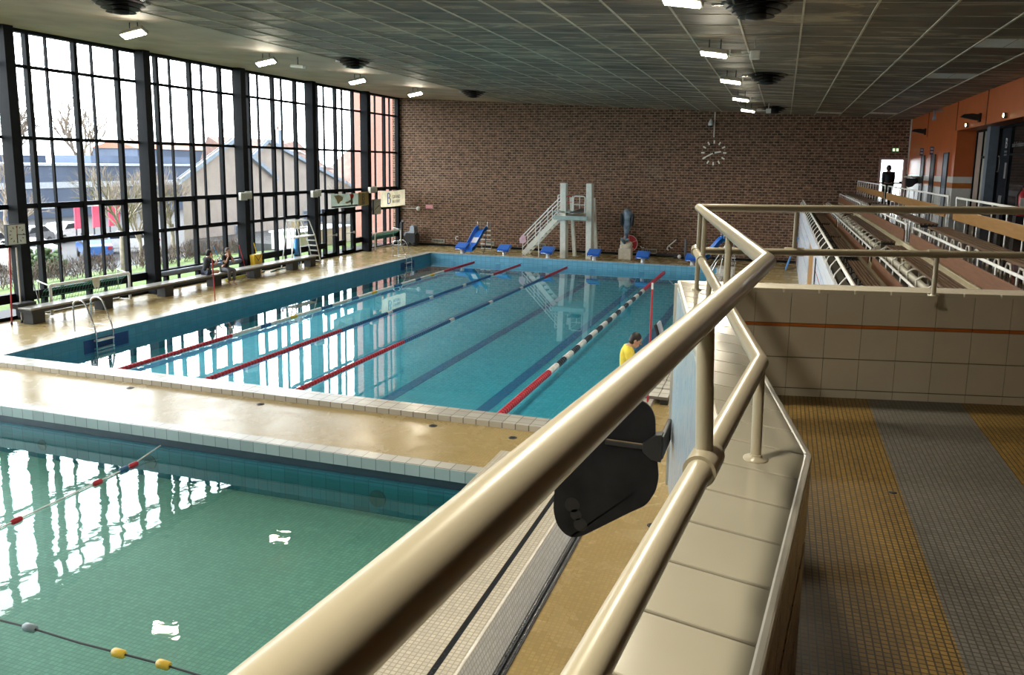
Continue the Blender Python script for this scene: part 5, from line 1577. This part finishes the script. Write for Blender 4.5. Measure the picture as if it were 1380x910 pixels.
t = thing('wall_bracket', 'grey bracket camera on the orange wall high near the ceiling', 'camera', (XR, 34.0, 6.7))
mb = MB(); mb.box((XR - .3, 34.0, 6.55), (XR - .22, 34.08, 6.82)); mb.box((XR - .3, 34.0, 6.76), (XR, 34.08, 6.82)); mb.build('arm', M['grey_plastic'], t)
mb = MB(); mb.obox((XR - .26, 34.04, 6.5), .12, .2, .1); mb.build('camera_body', M['grey_plastic'], t)
t = thing('wall_shelf', 'pale round ended shelf on the white dado before the exit door', 'shelf', (5.1, 37.3, 4.3))
mb = MB(); mb.lathe([(.3, 0), (.32, .03), (.3, .07), (.001, .07)], (5.08, 37.4, 4.28), 18); mb.box((5.1, 37.2, 4.29), (XR, 37.6, 4.34)); mb.build('top', M['panel_cream'], t)
mb = MB(); mb.box((XR - .25, 37.36, 4.05), (XR, 37.44, 4.29)); mb.build('bracket', M['panel_cream'], t)
t = thing('hanging_bag', 'black bag hanging below the pale wall shelf', 'bag', (5.05, 37.3, 4.0))
mb = MB(); mb.prism([(4.83, 4.26), (5.27, 4.27), (5.3, 4.1), (5.2, 4.02), (5.1, 3.92), (4.95, 3.88), (4.85, 3.98)], 37.25, 37.4, FY); mb.build('body', M['cloth_black'], t, bevel=.03)
mb = MB(); mb.tube([(4.95, 37.3, 4.25), (5.05, 37.3, 4.36), (5.15, 37.3, 4.25)], .012, 6); mb.build('strap', M['cloth_black'], t)
t = thing('fire_extinguisher', 'red fire extinguisher standing at the shopfront by the right frame edge', 'extinguisher', (5.75, 23.3, 3.6))
mb = MB(); mb.lathe([(.12, 0), (.13, .04), (.13, .5), (.09, .6), (.03, .63), (.03, .7)], (5.75, 23.4, 3.5), 16); mb.build('cylinder', M['red'], t)
mb = MB(); mb.box((5.7, 23.37, 4.2), (5.8, 23.43, 4.26)); mb.tube([(5.7, 23.4, 4.2), (5.6, 23.36, 4.0), (5.61, 23.36, 3.75)], .018, 6); mb.build('valve', M['black_plastic'], t)
mb = MB(); mb.box((5.66, 23.25, 3.7), (5.84, 23.28, 3.95)); mb.build('label_plate', M['white_paint'], t)
mb = MB(); mb.box((5.6, 23.25, 3.0), (5.9, 23.55, 3.5)); mb.build('stand_box', M['dark_grey'], t)

# ------------------------------------------------------------------ people
def skin_mesh(nodes, sub=1):
    """nodes: name -> (pos, radius, parent); returns an evaluated mesh"""
    me = bpy.data.meshes.new('skin'); idx = {k: i for i, k in enumerate(nodes)}
    me.from_pydata([tuple(v[0]) for v in nodes.values()], [(idx[v[2]], idx[k]) for k, v in nodes.items() if v[2]], [])
    o = bpy.data.objects.new('skin', me); COL.objects.link(o)
    sm = o.modifiers.new('skin', 'SKIN'); sm.use_smooth_shade = True
    for i, v in enumerate(nodes.values()):
        r = v[1]; r = r if isinstance(r, tuple) else (r, r)
        me.skin_vertices[0].data[i].radius = r
        me.skin_vertices[0].data[i].use_root = v[2] is None
    ss = o.modifiers.new('sub', 'SUBSURF'); ss.levels = sub; ss.render_levels = sub
    dg = bpy.context.evaluated_depsgraph_get()
    out = bpy.data.meshes.new_from_object(o.evaluated_get(dg))
    bpy.data.objects.remove(o); bpy.data.meshes.remove(me)
    return out


def hand(mb, wrist, d, side, curl=.5, s=1.0):
    """palm, four unequal bent fingers and a side thumb"""
    w = Vector(wrist); d = Vector(d).normalized(); side = Vector(side); side = (side - d * side.dot(d)).normalized(); up = side.cross(d)
    Rm = Matrix((side, d, up)).transposed()
    mb.ell(w + d * .045 * s, (.040 * s, .055 * s, .017 * s), Rm, 10, 7)
    for i, (o, L) in enumerate(((-.028, .066), (-.009, .076), (.010, .070), (.027, .054))):
        b = w + d * .085 * s + side * o * s
        c = b + (d * math.cos(curl * .5) - up * math.sin(curl * .5)) * L * .5 * s
        e = c + (d * math.cos(curl * 1.4) - up * math.sin(curl * 1.4)) * L * .5 * s
        mb.tube([b - d * .02 * s, b, c, e], [.0085 * s, .0085 * s, .008 * s, .0065 * s], 6)
    b = w + d * .03 * s - side * .034 * s
    mb.tube([b, b - side * .02 * s + d * .025 * s - up * .008 * s, b - side * .022 * s + d * .055 * s - up * .014 * s], [.011 * s, .010 * s, .007 * s], 6)


def head(mb, c, R_, s=1.0):
    """R_ columns: right, forward, up"""
    c = Vector(c)
    P = lambda x, y, z: c + R_ @ V(x, y, z) * s
    mb.ell(P(0, 0, .02), (.074 * s, .092 * s, .105 * s), R_, 16, 11)
    mb.ell(P(0, .022, -.055), (.058 * s, .066 * s, .062 * s), R_, 14, 9)
    mb.tube([P(0, .085, .018), P(0, .108, -.018), P(0, .094, -.027)], [.009 * s, .014 * s, .010 * s], 7)
    for k in (-1, 1): mb.ell(P(k * .076, -.008, -.005), (.012 * s, .022 * s, .033 * s), R_, 8, 6)
    for z in (-.052, -.062): mb.ell(P(0, .082, z), (.024 * s, .010 * s, .006 * s), R_, 8, 5)
    return P


def hair_mesh(P, R_, s=1.0, long=False):
    mb = MB()
    mb.ell(P(0, -.016, .042), (.083 * s, .098 * s, .098 * s), R_, 16, 10)
    mb.ell(P(0, -.045, -.005), (.078 * s, .068 * s, .085 * s), R_, 14, 9)
    if long:
        mb.ell(P(0, -.085, -.02), (.05 * s, .05 * s, .07 * s), R_, 10, 7)
    return mb


def eyes(P, R_, par, s=1.0):
    mb = MB()
    for k in (-1, 1): mb.ell(P(k * .031, .083, .012), (.012 * s, .006 * s, .007 * s), R_, 8, 5)
    for k in (-1, 1): mb.ell(P(k * .031, .086, .032), (.018 * s, .006 * s, .004 * s), R_, 8, 5)
    mb.build('eyes', M['hair'], par)


def headR(yaw, pitch, roll=0):
    return (Matrix.Rotation(yaw, 3, 'Z') @ Matrix.Rotation(pitch, 3, 'X') @ Matrix.Rotation(roll, 3, 'Y'))


def person(label, loc, J, headrot, skin, hair, garments, hands, long=False, rr=1.0, hs=1.06):
    """J: joint -> world position"""
    t = thing('person', label, 'person', loc)
    N = {}
    N['pelvis'] = (J['pelvis'], (.125 * rr, .10 * rr), None)
    N['waist'] = (J['waist'], (.115 * rr, .085 * rr), 'pelvis')
    N['chest'] = (J['chest'], (.135 * rr, .10 * rr), 'waist')
    N['neckb'] = (J['neckb'], (.07, .06), 'chest')
    N['neck'] = (J['neck'], .05, 'neckb')
    N['skull'] = (J['skull'], .048, 'neck')
    for s in 'LR':
        N['sh' + s] = (J['sh' + s], .058 * rr, 'neckb'); N['el' + s] = (J['el' + s], .041 * rr, 'sh' + s); N['wr' + s] = (J['wr' + s], .027, 'el' + s)
        N['hip' + s] = (J['hip' + s], .088 * rr, 'pelvis'); N['kn' + s] = (J['kn' + s], .058 * rr, 'hip' + s); N['an' + s] = (J['an' + s], .036, 'kn' + s)
        N['toe' + s] = (J['toe' + s], (.036, .024), 'an' + s)
    N = {k: (Vector(v[0]), v[1], v[2]) for k, v in N.items()}
    mb = MB(); mb.mesh(skin_mesh(N))
    R_ = headrot
    hc = Vector(J['head'])
    P = head(mb, hc, R_, hs)
    for (w, d, sd, curl) in hands: hand(mb, w, d, sd, curl)
    body = mb.build('body', skin, t)
    hair_mesh(P, R_, hs, long).build('hair', hair, t)
    eyes(P, R_, t, hs)
    for (nm, keys, grow, mat, ends) in garments:
        G = {}
        for k in keys:
            p, r, par = N[k]
            r = tuple(x + grow for x in (r if isinstance(r, tuple) else (r, r)))
            G[k] = (p, r, par if par in keys else None)
        for (k, par, f) in ends:
            p = N[par][0].lerp(N[k][0], f); r0, r1 = N[par][1], N[k][1]
            r0 = r0[0] if isinstance(r0, tuple) else r0; r1 = r1[0] if isinstance(r1, tuple) else r1
            q = r0 + (r1 - r0) * f + grow
            G[k + '_e'] = (p, (q, q), par)
        mb = MB(); mb.mesh(skin_mesh(G)); mb.build(nm, mat, t)
    return t


def stand_pose(x, y, z, yaw, bow=0.0, arms=((.06, .12), (.06, .12)), H_=1.74):
    k = H_ / 1.74
    F = V(-math.sin(yaw), math.cos(yaw), 0); Rr = V(math.cos(yaw), math.sin(yaw), 0)
    B = V(x, y, z)
    def p(r, f, u): return B + Rr * r * k + F * f * k + V(0, 0, u * k)
    J = dict(pelvis=p(0, 0, .94), waist=p(0, .0, 1.10), chest=p(0, .0, 1.30), neckb=p(0, .0, 1.43), neck=p(0, .02 + bow * .3, 1.49), skull=p(0, .035 + bow * .5, 1.56), head=p(0, .05 + bow * .7, 1.595 - bow * .2))
    for s, q, (fo, el) in (('L', -1, arms[0]), ('R', 1, arms[1])):
        J['sh' + s] = p(q * .185, 0, 1.41); J['el' + s] = p(q * .24, fo * .3, 1.13); J['wr' + s] = p(q * .22, el + fo, .93 + fo * .9)
        J['hip' + s] = p(q * .095, 0, .89); J['kn' + s] = p(q * .11, .02, .49); J['an' + s] = p(q * .11, -.02, .08); J['toe' + s] = p(q * .13, .16, .035)
    return J, F, Rr


# yellow shirt man, facing +X, looking down
J, F, Rr = stand_pose(-2.42, 13.85, 0, -1.35, .12, ((.22, .16), (.25, .16)), 1.73)
hands_ = [(J['wrL'], F * .8 + V(0, 0, -.3), Rr, .8), (J['wrR'], F * .8 + V(0, 0, -.3), -Rr, .8)]
person('person with short dark hair in a yellow T-shirt standing head bowed at the pool corner', (-2.42, 13.85, 0), J, headR(-1.35, -.42), M['skin'], M['hair'],
       [('shirt', ['pelvis', 'waist', 'chest', 'neckb', 'shL', 'shR'], .022, M['shirt_yellow'], [('elL', 'shL', .75), ('elR', 'shR', .75)]), ('shorts', ['pelvis', 'hipL', 'hipR'], .024, M['cloth_navy'], [('knL', 'hipL', .8), ('knR', 'hipR', .8)])], hands_)

# man at the exit door, seen from behind, dark jacket
J, F, Rr = stand_pose(4.27, 38.2, 3.0, .1, .02, ((.02, .03), (.02, .03)), 1.80)
for k_, q_ in (('L', 1), ('R', -1)):
    for j_, a_ in (('sh', .01), ('el', .055), ('wr', .05)): J[j_ + k_] = J[j_ + k_] + Rr * q_ * a_
hands_ = [(J['wrL'], V(0, 0, -1), Rr, .5), (J['wrR'], V(0, 0, -1), -Rr, .5)]
person('person in a dark jacket and trousers standing at the bright exit door', (4.27, 38.2, 3.0), J, headR(.1, -.05), M['skin_tan'], M['hair'],
       [('jacket', ['pelvis', 'waist', 'chest', 'neckb', 'shL', 'shR', 'elL', 'elR'], .03, M['cloth_black'], [('wrL', 'elL', .92), ('wrR', 'elR', .92)]), ('trousers', ['pelvis', 'hipL', 'hipR', 'knL', 'knR'], .03, M['cloth_black'], [('anL', 'knL', .95), ('anR', 'knR', .95)])], hands_, rr=1.28, hs=1.2)


# two seated on the bench
def seat_pose(x, y, z, f, lean, cross):
    F = V(*f).normalized(); Rr = V(F.y, -F.x, 0); B = V(x, y, z)
    def p(r, q, u): return B + Rr * r + F * q + V(0, 0, u)
    J = dict(pelvis=p(0, 0, .12), waist=p(0, .03 + lean * .2, .28), chest=p(0, .05 + lean * .6, .47), neckb=p(0, .06 + lean * .9, .60), neck=p(0, .09 + lean, .66), skull=p(0, .11 + lean, .72), head=p(0, .13 + lean, .775))
    return J, F, Rr, p


# left one: sits cross-legged on the bench, turned towards the other, gesturing
J, F, Rr, p = seat_pose(-19.63, 23.95, .47, (.25, 1, 0), .06, True)
for s, q in (('L', -1), ('R', 1)):
    J['sh' + s] = p(q * .17, .09, .57); J['el' + s] = p(q * .21, .28, .36); J['wr' + s] = p(q * .12, .46, .50 + (.06 if q > 0 else -.02))
    J['hip' + s] = p(q * .09, .05, .10); J['kn' + s] = p(q * .34, .34, .13); J['an' + s] = p(-q * .10, .34, .07); J['toe' + s] = p(-q * .24, .36, .06)
hands_ = [(J['wrL'], F + V(0, 0, .4), Rr, .5), (J['wrR'], F + V(0, 0, .6), -Rr, .4)]
person('person in a black T-shirt sitting cross-legged on the long bench, gesturing to a companion', (-19.63, 23.95, .47), J, headR(-.25, -.05), M['skin'], M['hair'],
       [('shirt', ['pelvis', 'waist', 'chest', 'neckb', 'shL', 'shR'], .022, M['cloth_black'], [('elL', 'shL', .7), ('elR', 'shR', .7)]), ('shorts', ['pelvis', 'hipL', 'hipR'], .022, M['cloth_navy'], [('knL', 'hipL', .45), ('knR', 'hipR', .45)])], hands_, True)
# right one: sits on the bench edge with hands at the mouth, facing the pool
J, F, Rr, p = seat_pose(-19.58, 24.95, .47, (1, -.25, 0), .08, False)
for s, q in (('L', -1), ('R', 1)):
    J['sh' + s] = p(q * .17, .12, .57); J['el' + s] = p(q * .19, .32, .36); J['wr' + s] = p(q * .055, .30, .60)
    J['hip' + s] = p(q * .09, .05, .09); J['kn' + s] = p(q * .12, .42, .10); J['an' + s] = p(q * .10, .36, -.38); J['toe' + s] = p(q * .12, .52, -.44)
hands_ = [(J['wrL'], V(0, 0, 1) - F * .15, F, .6), (J['wrR'], V(0, 0, 1) - F * .15, F, .6)]
person('person in black top and grey leggings on the long bench with hands at the mouth', (-19.58, 24.95, .47), J, headR(-PI / 2 - .25, -.12), M['skin'], M['hair_brown'],
       [('shirt', ['pelvis', 'waist', 'chest', 'neckb', 'shL', 'shR'], .022, M['cloth_black'], [('elL', 'shL', .65), ('elR', 'shR', .65)]), ('leggings', ['pelvis', 'hipL', 'hipR', 'knL', 'knR'], .014, M['cloth_grey'], [('anL', 'knL', .85), ('anR', 'knR', .85)])], hands_, True)

# ------------------------------------------------------------------ outside
mb = MB()


def gz(x):
    if x > -24: return -.12
    return -.12 - min(1.75, (-24 - x) * .11)


xs = [-20.85, -24, -27, -30, -33]
vs = []
for x in xs: vs += [(x, -60, gz(x)), (x, 120, gz(x))]
mb._add(vs, [(2 * i, 2 * i + 1, 2 * i + 3, 2 * i + 2) for i in range(len(xs) - 1)], False)
o = struct('lawn', mb, M['grass'], 'sunlit green lawn outside the windows', 'lawn')
mb = MB(); xs = [-33, -40, -200]; vs = []
for x in xs: vs += [(x, -150, gz(x)), (x, 300, gz(x))]
mb._add(vs, [(2 * i, 2 * i + 1, 2 * i + 3, 2 * i + 2) for i in range(len(xs) - 1)], False)
struct('car_park', mb, M['tarmac'], 'pale tarmac car park beyond the lawn', 'car park')
mb = MB(); mb.box((-22.6, -20, -.12), (-20.85, 60, -.09)); struct('terrace', mb, M['tarmac'], 'paved strip outside the windows', 'path')
mb = MB(); mb.box((-26, 40, -1), (-33.8, 120, -.2)); struct('yard', mb, M['tarmac'], 'pale yard in front of the house', 'path')
# the world past the far wall
mb = MB(); mb.box((-20, 42.5, -1), (60, 160, -.6)); struct('ground_far', mb, M['tarmac'], 'ground beyond the brick wall', 'ground')


def blob(mb, c, r, n=60, s=.25):
    for i in range(n):
        d = V(random.gauss(0, 1), random.gauss(0, 1), random.gauss(0, 1)).normalized() * random.random() ** .4
        q = V(c[0] + d.x * r[0], c[1] + d.y * r[1], c[2] + d.z * r[2])
        k = s * random.uniform(.6, 1.3)
        mb.ell(q, (k, k, k * .8), None, 6, 4)


for i, (x, y0, y1) in enumerate(((-30.2, 20, 30.5), (-30.0, 31.5, 39.5))):
    t = thing('hedge', ('brown winter hedge across the lawn, longer left part', 'brown winter hedge across the lawn, shorter right part')[i], 'hedge', (x, (y0 + y1) / 2, gz(x)))
    mb = MB()
    for k in range(int((y1 - y0) * 130)):
        p = V(x + random.gauss(0, .25), random.uniform(y0, y1), gz(x) + random.random() * .75)
        q = p + V(random.gauss(0, .14), random.gauss(0, .14), random.uniform(.15, .5))
        mb.tube([p, q], [.016, .006], 3, cap=False)
    mb.build('foliage', M['foliage_hedge'], t)
    mb = MB()
    for k in range(int(y1 - y0)): mb.tube([(x, y0 + k + .5, gz(x)), (x + .1, y0 + k + .6, gz(x) + .6)], .03, 5)
    mb.build('stems', M['bark'], t)


def tree(name, label, base, h, seed, spread=.55, depth=5):
    rnd = random.Random(seed); t = thing(name, label, 'tree', base, 0, 'bare trees outside the windows')
    tr = MB(); br = MB()
    b = V(*base)
    def grow(mb_, p, d, L, r, lv):
        q = p + d * L
        mb_.tube([p, (p + q) / 2 + V(rnd.uniform(-1, 1), rnd.uniform(-1, 1), 0) * L * .05, q], [r, r * .85, r * .7], 5 if lv else 8, cap=False)
        if lv >= depth: return
        n = 4 if lv < 3 else 3
        for i in range(n):
            a = rnd.uniform(0, 2 * PI); tilt = rnd.uniform(.25, .75) * spread * 1.5
            ax = d.orthogonal().normalized(); ax = Matrix.Rotation(a, 3, d) @ ax
            nd = (Matrix.Rotation(tilt, 3, ax) @ d); nd.z += .12; nd.normalize()
            grow(br, p + d * L * rnd.uniform(.55, 1), nd, L * rnd.uniform(.62, .82), r * .55, lv + 1)
    grow(tr, b, V(0, 0, 1), h * .32, h * .022, 0)
    tr.build('trunk', M['bark'], t); br.build('branches', M['bark'], t)


tree('bare_tree', 'pale bare tree on the lawn in front of the red adverts', (-29.5, 30.3, gz(-29.5)), 6.4, 3)
tree('bare_tree', 'bare tree standing left of the pale house gable', (-33.5, 38.2, gz(-33)), 6.2, 11)
tree('bare_tree', 'large bare tree at the edge of the car park, nearest the first column', (-40, 33.0, gz(-40)), 7.5, 5)
tree('bare_tree', 'bare tree behind the dark office building left of the middle', (-104, 100, -1.9), 19, 8)
tree('bare_tree', 'bare tree behind the dark office building near its left end', (-104, 86, -1.9), 20, 9)
tree('bare_tree', 'bare tree before the second roof, right of the house', (-33, 57, gz(-33)), 5.2, 21)
tree('bare_tree', 'bare tree behind the office building left of its red roofed neighbour', (-104, 112, -1.9), 15, 14)
tree('bare_tree', 'bare tree far behind the office building at the near column', (-104, 78, -1.9), 17, 17)
tree('bare_tree', 'slender bare tree on the lawn right of the red adverts', (-31.2, 33.2, gz(-31)), 5.0, 33)
t = thing('evergreen_shrub', 'green evergreen shrub at the car park edge below the white car', 'shrub', (-34, 29.5, gz(-34)))
mb = MB(); blob(mb, (-34, 29.7, gz(-34) + .7), (.9, 1.3, .8), 260, .13); mb.build('foliage', M['evergreen'], t)
mb = MB(); mb.tube([(-34, 29.7, gz(-34)), (-34, 29.7, gz(-34) + .6)], .06, 6); mb.build('stem', M['bark'], t)


def house(label, x, ya, yb, ze, yp, zp, depth, zb, wallm, wins, chim=None, run=1.28):
    """gable in the plane X = x, ridge running away from the pool at an angle"""
    t = thing('house', label, 'house', (x, (ya + yb) / 2, zb))
    def ext(poly, d0, d1):
        n = len(poly)
        vs = [(x - d, y + d * run, z) for d in (d0, d1) for (y, z) in poly]
        return vs, [tuple(range(n)), tuple(reversed(range(n, 2 * n)))] + [(i, i + n, (i + 1) % n + n, (i + 1) % n) for i in range(n)]
    mb = MB(); mb._add(*ext([(ya + .35, zb), (yb - .35, zb), (yb - .35, ze), (yp, zp - .15), (ya + .35, ze)], 0, depth), False); mb.build('wall', wallm, t)
    for (p, q) in (((ya, ze - .1), (yp, zp)), ((yb, ze - .1), (yp, zp))):
        mb = MB(); mb.beam((x + .12, p[0], p[1]), (x + .12, q[0], q[1]), .3, .26, (0, 0, 1)); mb.build('barge_board', M['fascia_blue'], t)
        mb = MB(); mb._add(*ext([p, q, (q[0], q[1] + .14), (p[0], p[1] + .14)], -.1, depth + .2), False); mb.build('roof', M['roof_tile'], t)
    for (a, b, c, d_) in wins:
        mb = MB(); mb.box((x, a - .05, c - .05), (x + .05, b + .05, d_ + .05)); w = mb.build('window', M['fascia_blue'], t)
        mb = MB(); mb.box((x + .05, a, c), (x + .06, b, d_)); mb.build('pane', M['win_ext'], w)
    if chim:
        mb = MB(); mb.box((x - 1.6, chim[0] - .3, zp - .4), (x - 1.0, chim[0] + .3, zp + .95)); mb.build('chimney', M['fascia_blue'], t)
        mb = MB(); mb.lathe([(.12, 0), (.1, .3)], (x - 1.3, chim[0], zp + .95), 10); mb.build('chimney_pot', M['roof_red'], t)
    return t


house('pale rendered house gable with blue barge boards beyond the middle window bays', -34, 39.4, 49.2, 3.45, 44.5, 5.85, 3.2, -1.9, M['house_wall'], [(44.56, 45.7, -.45, .3), (45.6, 46.1, .95, 1.95), (45.7, 46.2, -1.3, -.65)])
hb = house('long pale house with brown tiled roof and rooflights behind the gable house', -37.5, 45.5, 69.5, 1.4, 53.2, 6.1, 5, -1.9, M['house_wall'], [(58, 58.6, -.5, .5), (60.5, 61.1, -.5, .5)], (56.6,))
mb = MB(); mb._add([(-38.2, 50.5, 5.0), (-38.2, 66, 2.6), (-41.5, 63.5, 6.35), (-41.5, 51.5, 6.35), (-44.8, 54.5, 4.3), (-44.8, 69, 2.6)], [(0, 1, 2, 3), (4, 3, 2, 5), (0, 3, 4), (1, 5, 2), (0, 4, 5, 1)], False); mb.build('ridge_roof', M['roof_tile'], hb)
for (y, z) in ((58.2, 5.0), (60.5, 4.4), (62.8, 3.75)):
    mb = MB(); mb.obox((-38.0, y, z + .3), .9, .9, .1, rotx(-.27)); mb.build('rooflight', M['roof_glint'], hb)
t = thing('tiled_roof_house', 'brown roofed house seen through the bay left of the pink wall', 'house', (-46, 84, 2))
mb = MB(); mb._add([(-40, 74, 2.2), (-40, 92, 2.2), (-44, 90, 6.4), (-44, 78, 6.4), (-48, 76, 2.2), (-48, 94, 2.2)], [(0, 1, 2, 3), (4, 3, 2, 5), (0, 3, 4), (1, 5, 2), (0, 4, 5, 1)], False); mb.build('roof', M['roof_tile'], t)
mb = MB(); mb.box((-47.5, 77, -1.9), (-40.6, 91, 2.2)); mb.build('wall', M['house_wall'], t)
t = thing('pink_annex', 'pink rendered wall outside the last window bay', 'building', (-22.5, 42.9, -.1))
mb = MB(); mb.box((-24.0, 42.2, -.2), (-21.0, 44.2, 9)); mb.build('wall', M['pink_render'], t)
mb = MB(); mb.box((-24.1, 42.1, 9), (-20.95, 44.3, 9.2)); mb.build('roof_edge', M['dirty_white'], t)
t = thing('white_shed', 'low white shed wall outside the bay behind the lifeguard chair', 'shed', (-25.5, 41, -.2))
mb = MB(); mb.box((-27, 38.5, -.3), (-25.2, 44.5, .62)); mb.build('wall', M['white_paint'], t)
mb = MB(); mb.box((-27.1, 38.4, .62), (-25.1, 44.6, .72)); mb.build('roof', M['office_light'], t)

# office building
t = thing('office_building', 'long dark slate office building beyond the car park', 'building', (-76, 74, -2))
mb = MB(); mb.box((-84, 40, -2), (-75, 93, 3.7)); mb.box((-84, 76, 3.7), (-78, 93, 4.9)); mb.build('wall', M['office'], t)
mb = MB(); mb.box((-75.0, 41, 1.3), (-74.9, 92, 1.95)); mb.build('window_band', M['office_light'], t)
mb = MB(); mb.box((-75.0, 41, -.9), (-74.9, 76, -.45)); mb.build('lower_window_band', M['office_light'], t)
mb = MB(); mb.box((-84.2, 39.8, 3.7), (-74.8, 93.2, 3.95)); mb.build('roof_edge', M['office_light'], t)
mb = MB(); mb.box((-75.0, 73, -.9), (-74.88, 74.6, .1)); mb.build('sign_panel', M['white_paint'], t)
for (lab, ya, yb, zt, mt) in (('low white roofed block above the office roof, left end', 58, 66, 5.4, 'office_light'), ('low white roofed block above the office roof, centre', 70, 77, 5.6, 'office_light'), ('distant red roofed terrace beyond the dark office', 92, 112, 6.8, 'roof_red')):
    t = thing('rooftop_block', lab, 'building', (-88, ya, 3)); z0 = -2
    mb = MB(); mb.box((-94, ya, z0), (-86, yb, zt - .8)); mb.build('wall', M['office'], t)
    mb = MB(); mb._add([(-85.8, ya - .2, zt - .8), (-85.8, yb + .2, zt - .8), (-90, yb + .2, zt + .4), (-90, ya - .2, zt + .4), (-94.2, ya - .2, zt - .8), (-94.2, yb + .2, zt - .8)], [(0, 1, 2, 3), (4, 3, 2, 5), (0, 3, 4), (1, 5, 2), (0, 4, 5, 1)], False); mb.build('roof', M[mt], t)
for i, (y, lab) in enumerate(((42.7, 'tall red advert panel in the car park right of the blue car'), (44.2, 'red advert panel in the car park behind the bare tree, left one'), (45.6, 'red advert panel in the car park behind the bare tree, right one'))):
    t = thing('advert_panel', lab, 'advert', (-45, y, -1.8))
    mb = MB(); mb.box((-45.1, y - .48, -.15), (-45, y + .48, 1.3)); mb.build('board', M['advert_red'], t)
    for s in (-.4, .4):
        mb = MB(); mb.tube([(-45.05, y + s, -1.87), (-45.05, y + s, -.15)], .05, 6); mb.build('post', M['dark_grey'], t)


def car(lab, x, y, z, paint, rz, grp='cars in the car park'):
    t = thing('car', lab, 'car', (x, y, z), rz, grp)
    prof = [(-2.0, .35), (-2.0, .8), (-1.75, .95), (-1.3, 1.02), (-.7, 1.48), (.9, 1.5), (1.6, 1.05), (2.0, .95), (2.05, .35)]
    MX = Matrix(((0, 0, 1), (1, 0, 0), (0, 1, 0)))
    mb = MB(); mb.prism(prof, -.82, .82, MX); mb.build('body', paint, t, local=True, bevel=.07)
    mb = MB(); mb.prism([(-1.15, 1.04), (-.66, 1.42), (.86, 1.44), (1.42, 1.08)], -.835, .835, MX); mb.prism([(1.15, 1.12), (.98, 1.38), (1.05, 1.43), (1.5, 1.08)], -.68, .68, MX); mb.build('windows', M['car_glass'], t, local=True)
    for (a, b) in ((-1.25, -.83), (1.3, -.83), (-1.25, .70), (1.3, .70)):
        mb = MB(); mb.lathe([(.001, 0), (.33, 0), (.33, .14), (.001, .14)], (b, a, .33), 14, roty(PI / 2)); mb.build('wheel', M['rubber'], t, local=True)
    mb = MB()
    for s in (-.62, .62): mb.box((s - .12, 2.0, .72), (s + .12, 2.07, .9))
    mb.build('tail_lamp', M['red'], t, local=True)
    return t


car('white car parked beyond the lawn right of the near column', -44.5, 37.6, -1.87, M['car_white'], -1.2)
car('blue car parked beside the white car with red tail lamps', -42.5, 41.2, -1.87, M['car_blue'], -2.2)
car('white car behind the bare tree before the red adverts', -43, 44.6, -1.87, M['car_white'], -.9)
car('grey car in the second row of the car park left of the near column', -50, 39.5, -1.87, M['car_grey'], .3)
car('grey car in the second row of the car park behind the white car', -52, 44.5, -1.87, M['car_grey'], .3)
car('white car in the second row of the car park near the office sign', -53, 48.5, -1.87, M['car_white'], .3)
car('white car parked far left outside the near column', -43.5, 34.0, -1.87, M['car_white'], -1.2)

# ------------------------------------------------------------------ light
SKY_LO, SKY_HI = 3.0, 13.0
w = bpy.data.worlds.new('overcast_sky'); S.world = w; w.use_nodes = True
bg = w.node_tree.nodes['Background']
# hazy backlit sky: brightest on the side of the veiled sun (beyond the window wall), duller on the other side
wt = w.node_tree
tc = wt.nodes.new('ShaderNodeTexCoord'); sx = wt.nodes.new('ShaderNodeSeparateXYZ'); wt.links.new(tc.outputs['Generated'], sx.inputs[0])
mr = wt.nodes.new('ShaderNodeMapRange'); mr.inputs['From Min'].default_value = .35; mr.inputs['From Max'].default_value = -.75
mr.inputs['To Min'].default_value = SKY_LO; mr.inputs['To Max'].default_value = SKY_HI
wt.links.new(sx.outputs['X'], mr.inputs['Value']); wt.links.new(mr.outputs[0], bg.inputs['Strength'])
bg.inputs['Color'].default_value = (.93, .965, 1.0, 1)


def area(name, loc, direction, size, energy, col, spread=PI):
    L = bpy.data.lights.new(name, 'AREA'); L.shape = 'RECTANGLE'; L.size, L.size_y = size; L.energy = energy; L.color = col; L.spread = spread
    o = bpy.data.objects.new(name, L); COL.objects.link(o); o.location = loc
    o.rotation_euler = Vector(direction).to_track_quat('-Z', 'Y').to_euler()
    return o


WARM = (1.0, .90, .72)
for x, y in RL: area('floodlight_beam', V(x, y, zc(x) - .32) + V(-.15, -.2, -.95) * .03, (-.15, -.2, -.95), (.52, .2), 85 if y > 20 else 200, WARM)
for x, y in LL: area('floodlight_beam', V(x, y, zc(x) - .3) + V(.2, -.4, -.85) * .03, (.2, -.4, -.85), (.6, .18), 70, WARM)

S.view_settings.view_transform = 'Standard'; S.view_settings.look = 'None'; S.view_settings.gamma = 1; S.view_settings.exposure = 0
S.view_settings.use_curve_mapping = False
S.cycles.use_denoising = True
S.cycles.max_bounces = 10; S.cycles.diffuse_bounces = 5; S.cycles.glossy_bounces = 5; S.cycles.transparent_max_bounces = 16
S.cycles.sample_clamp_indirect = 6; S.cycles.caustics_reflective = False; S.cycles.caustics_refractive = False
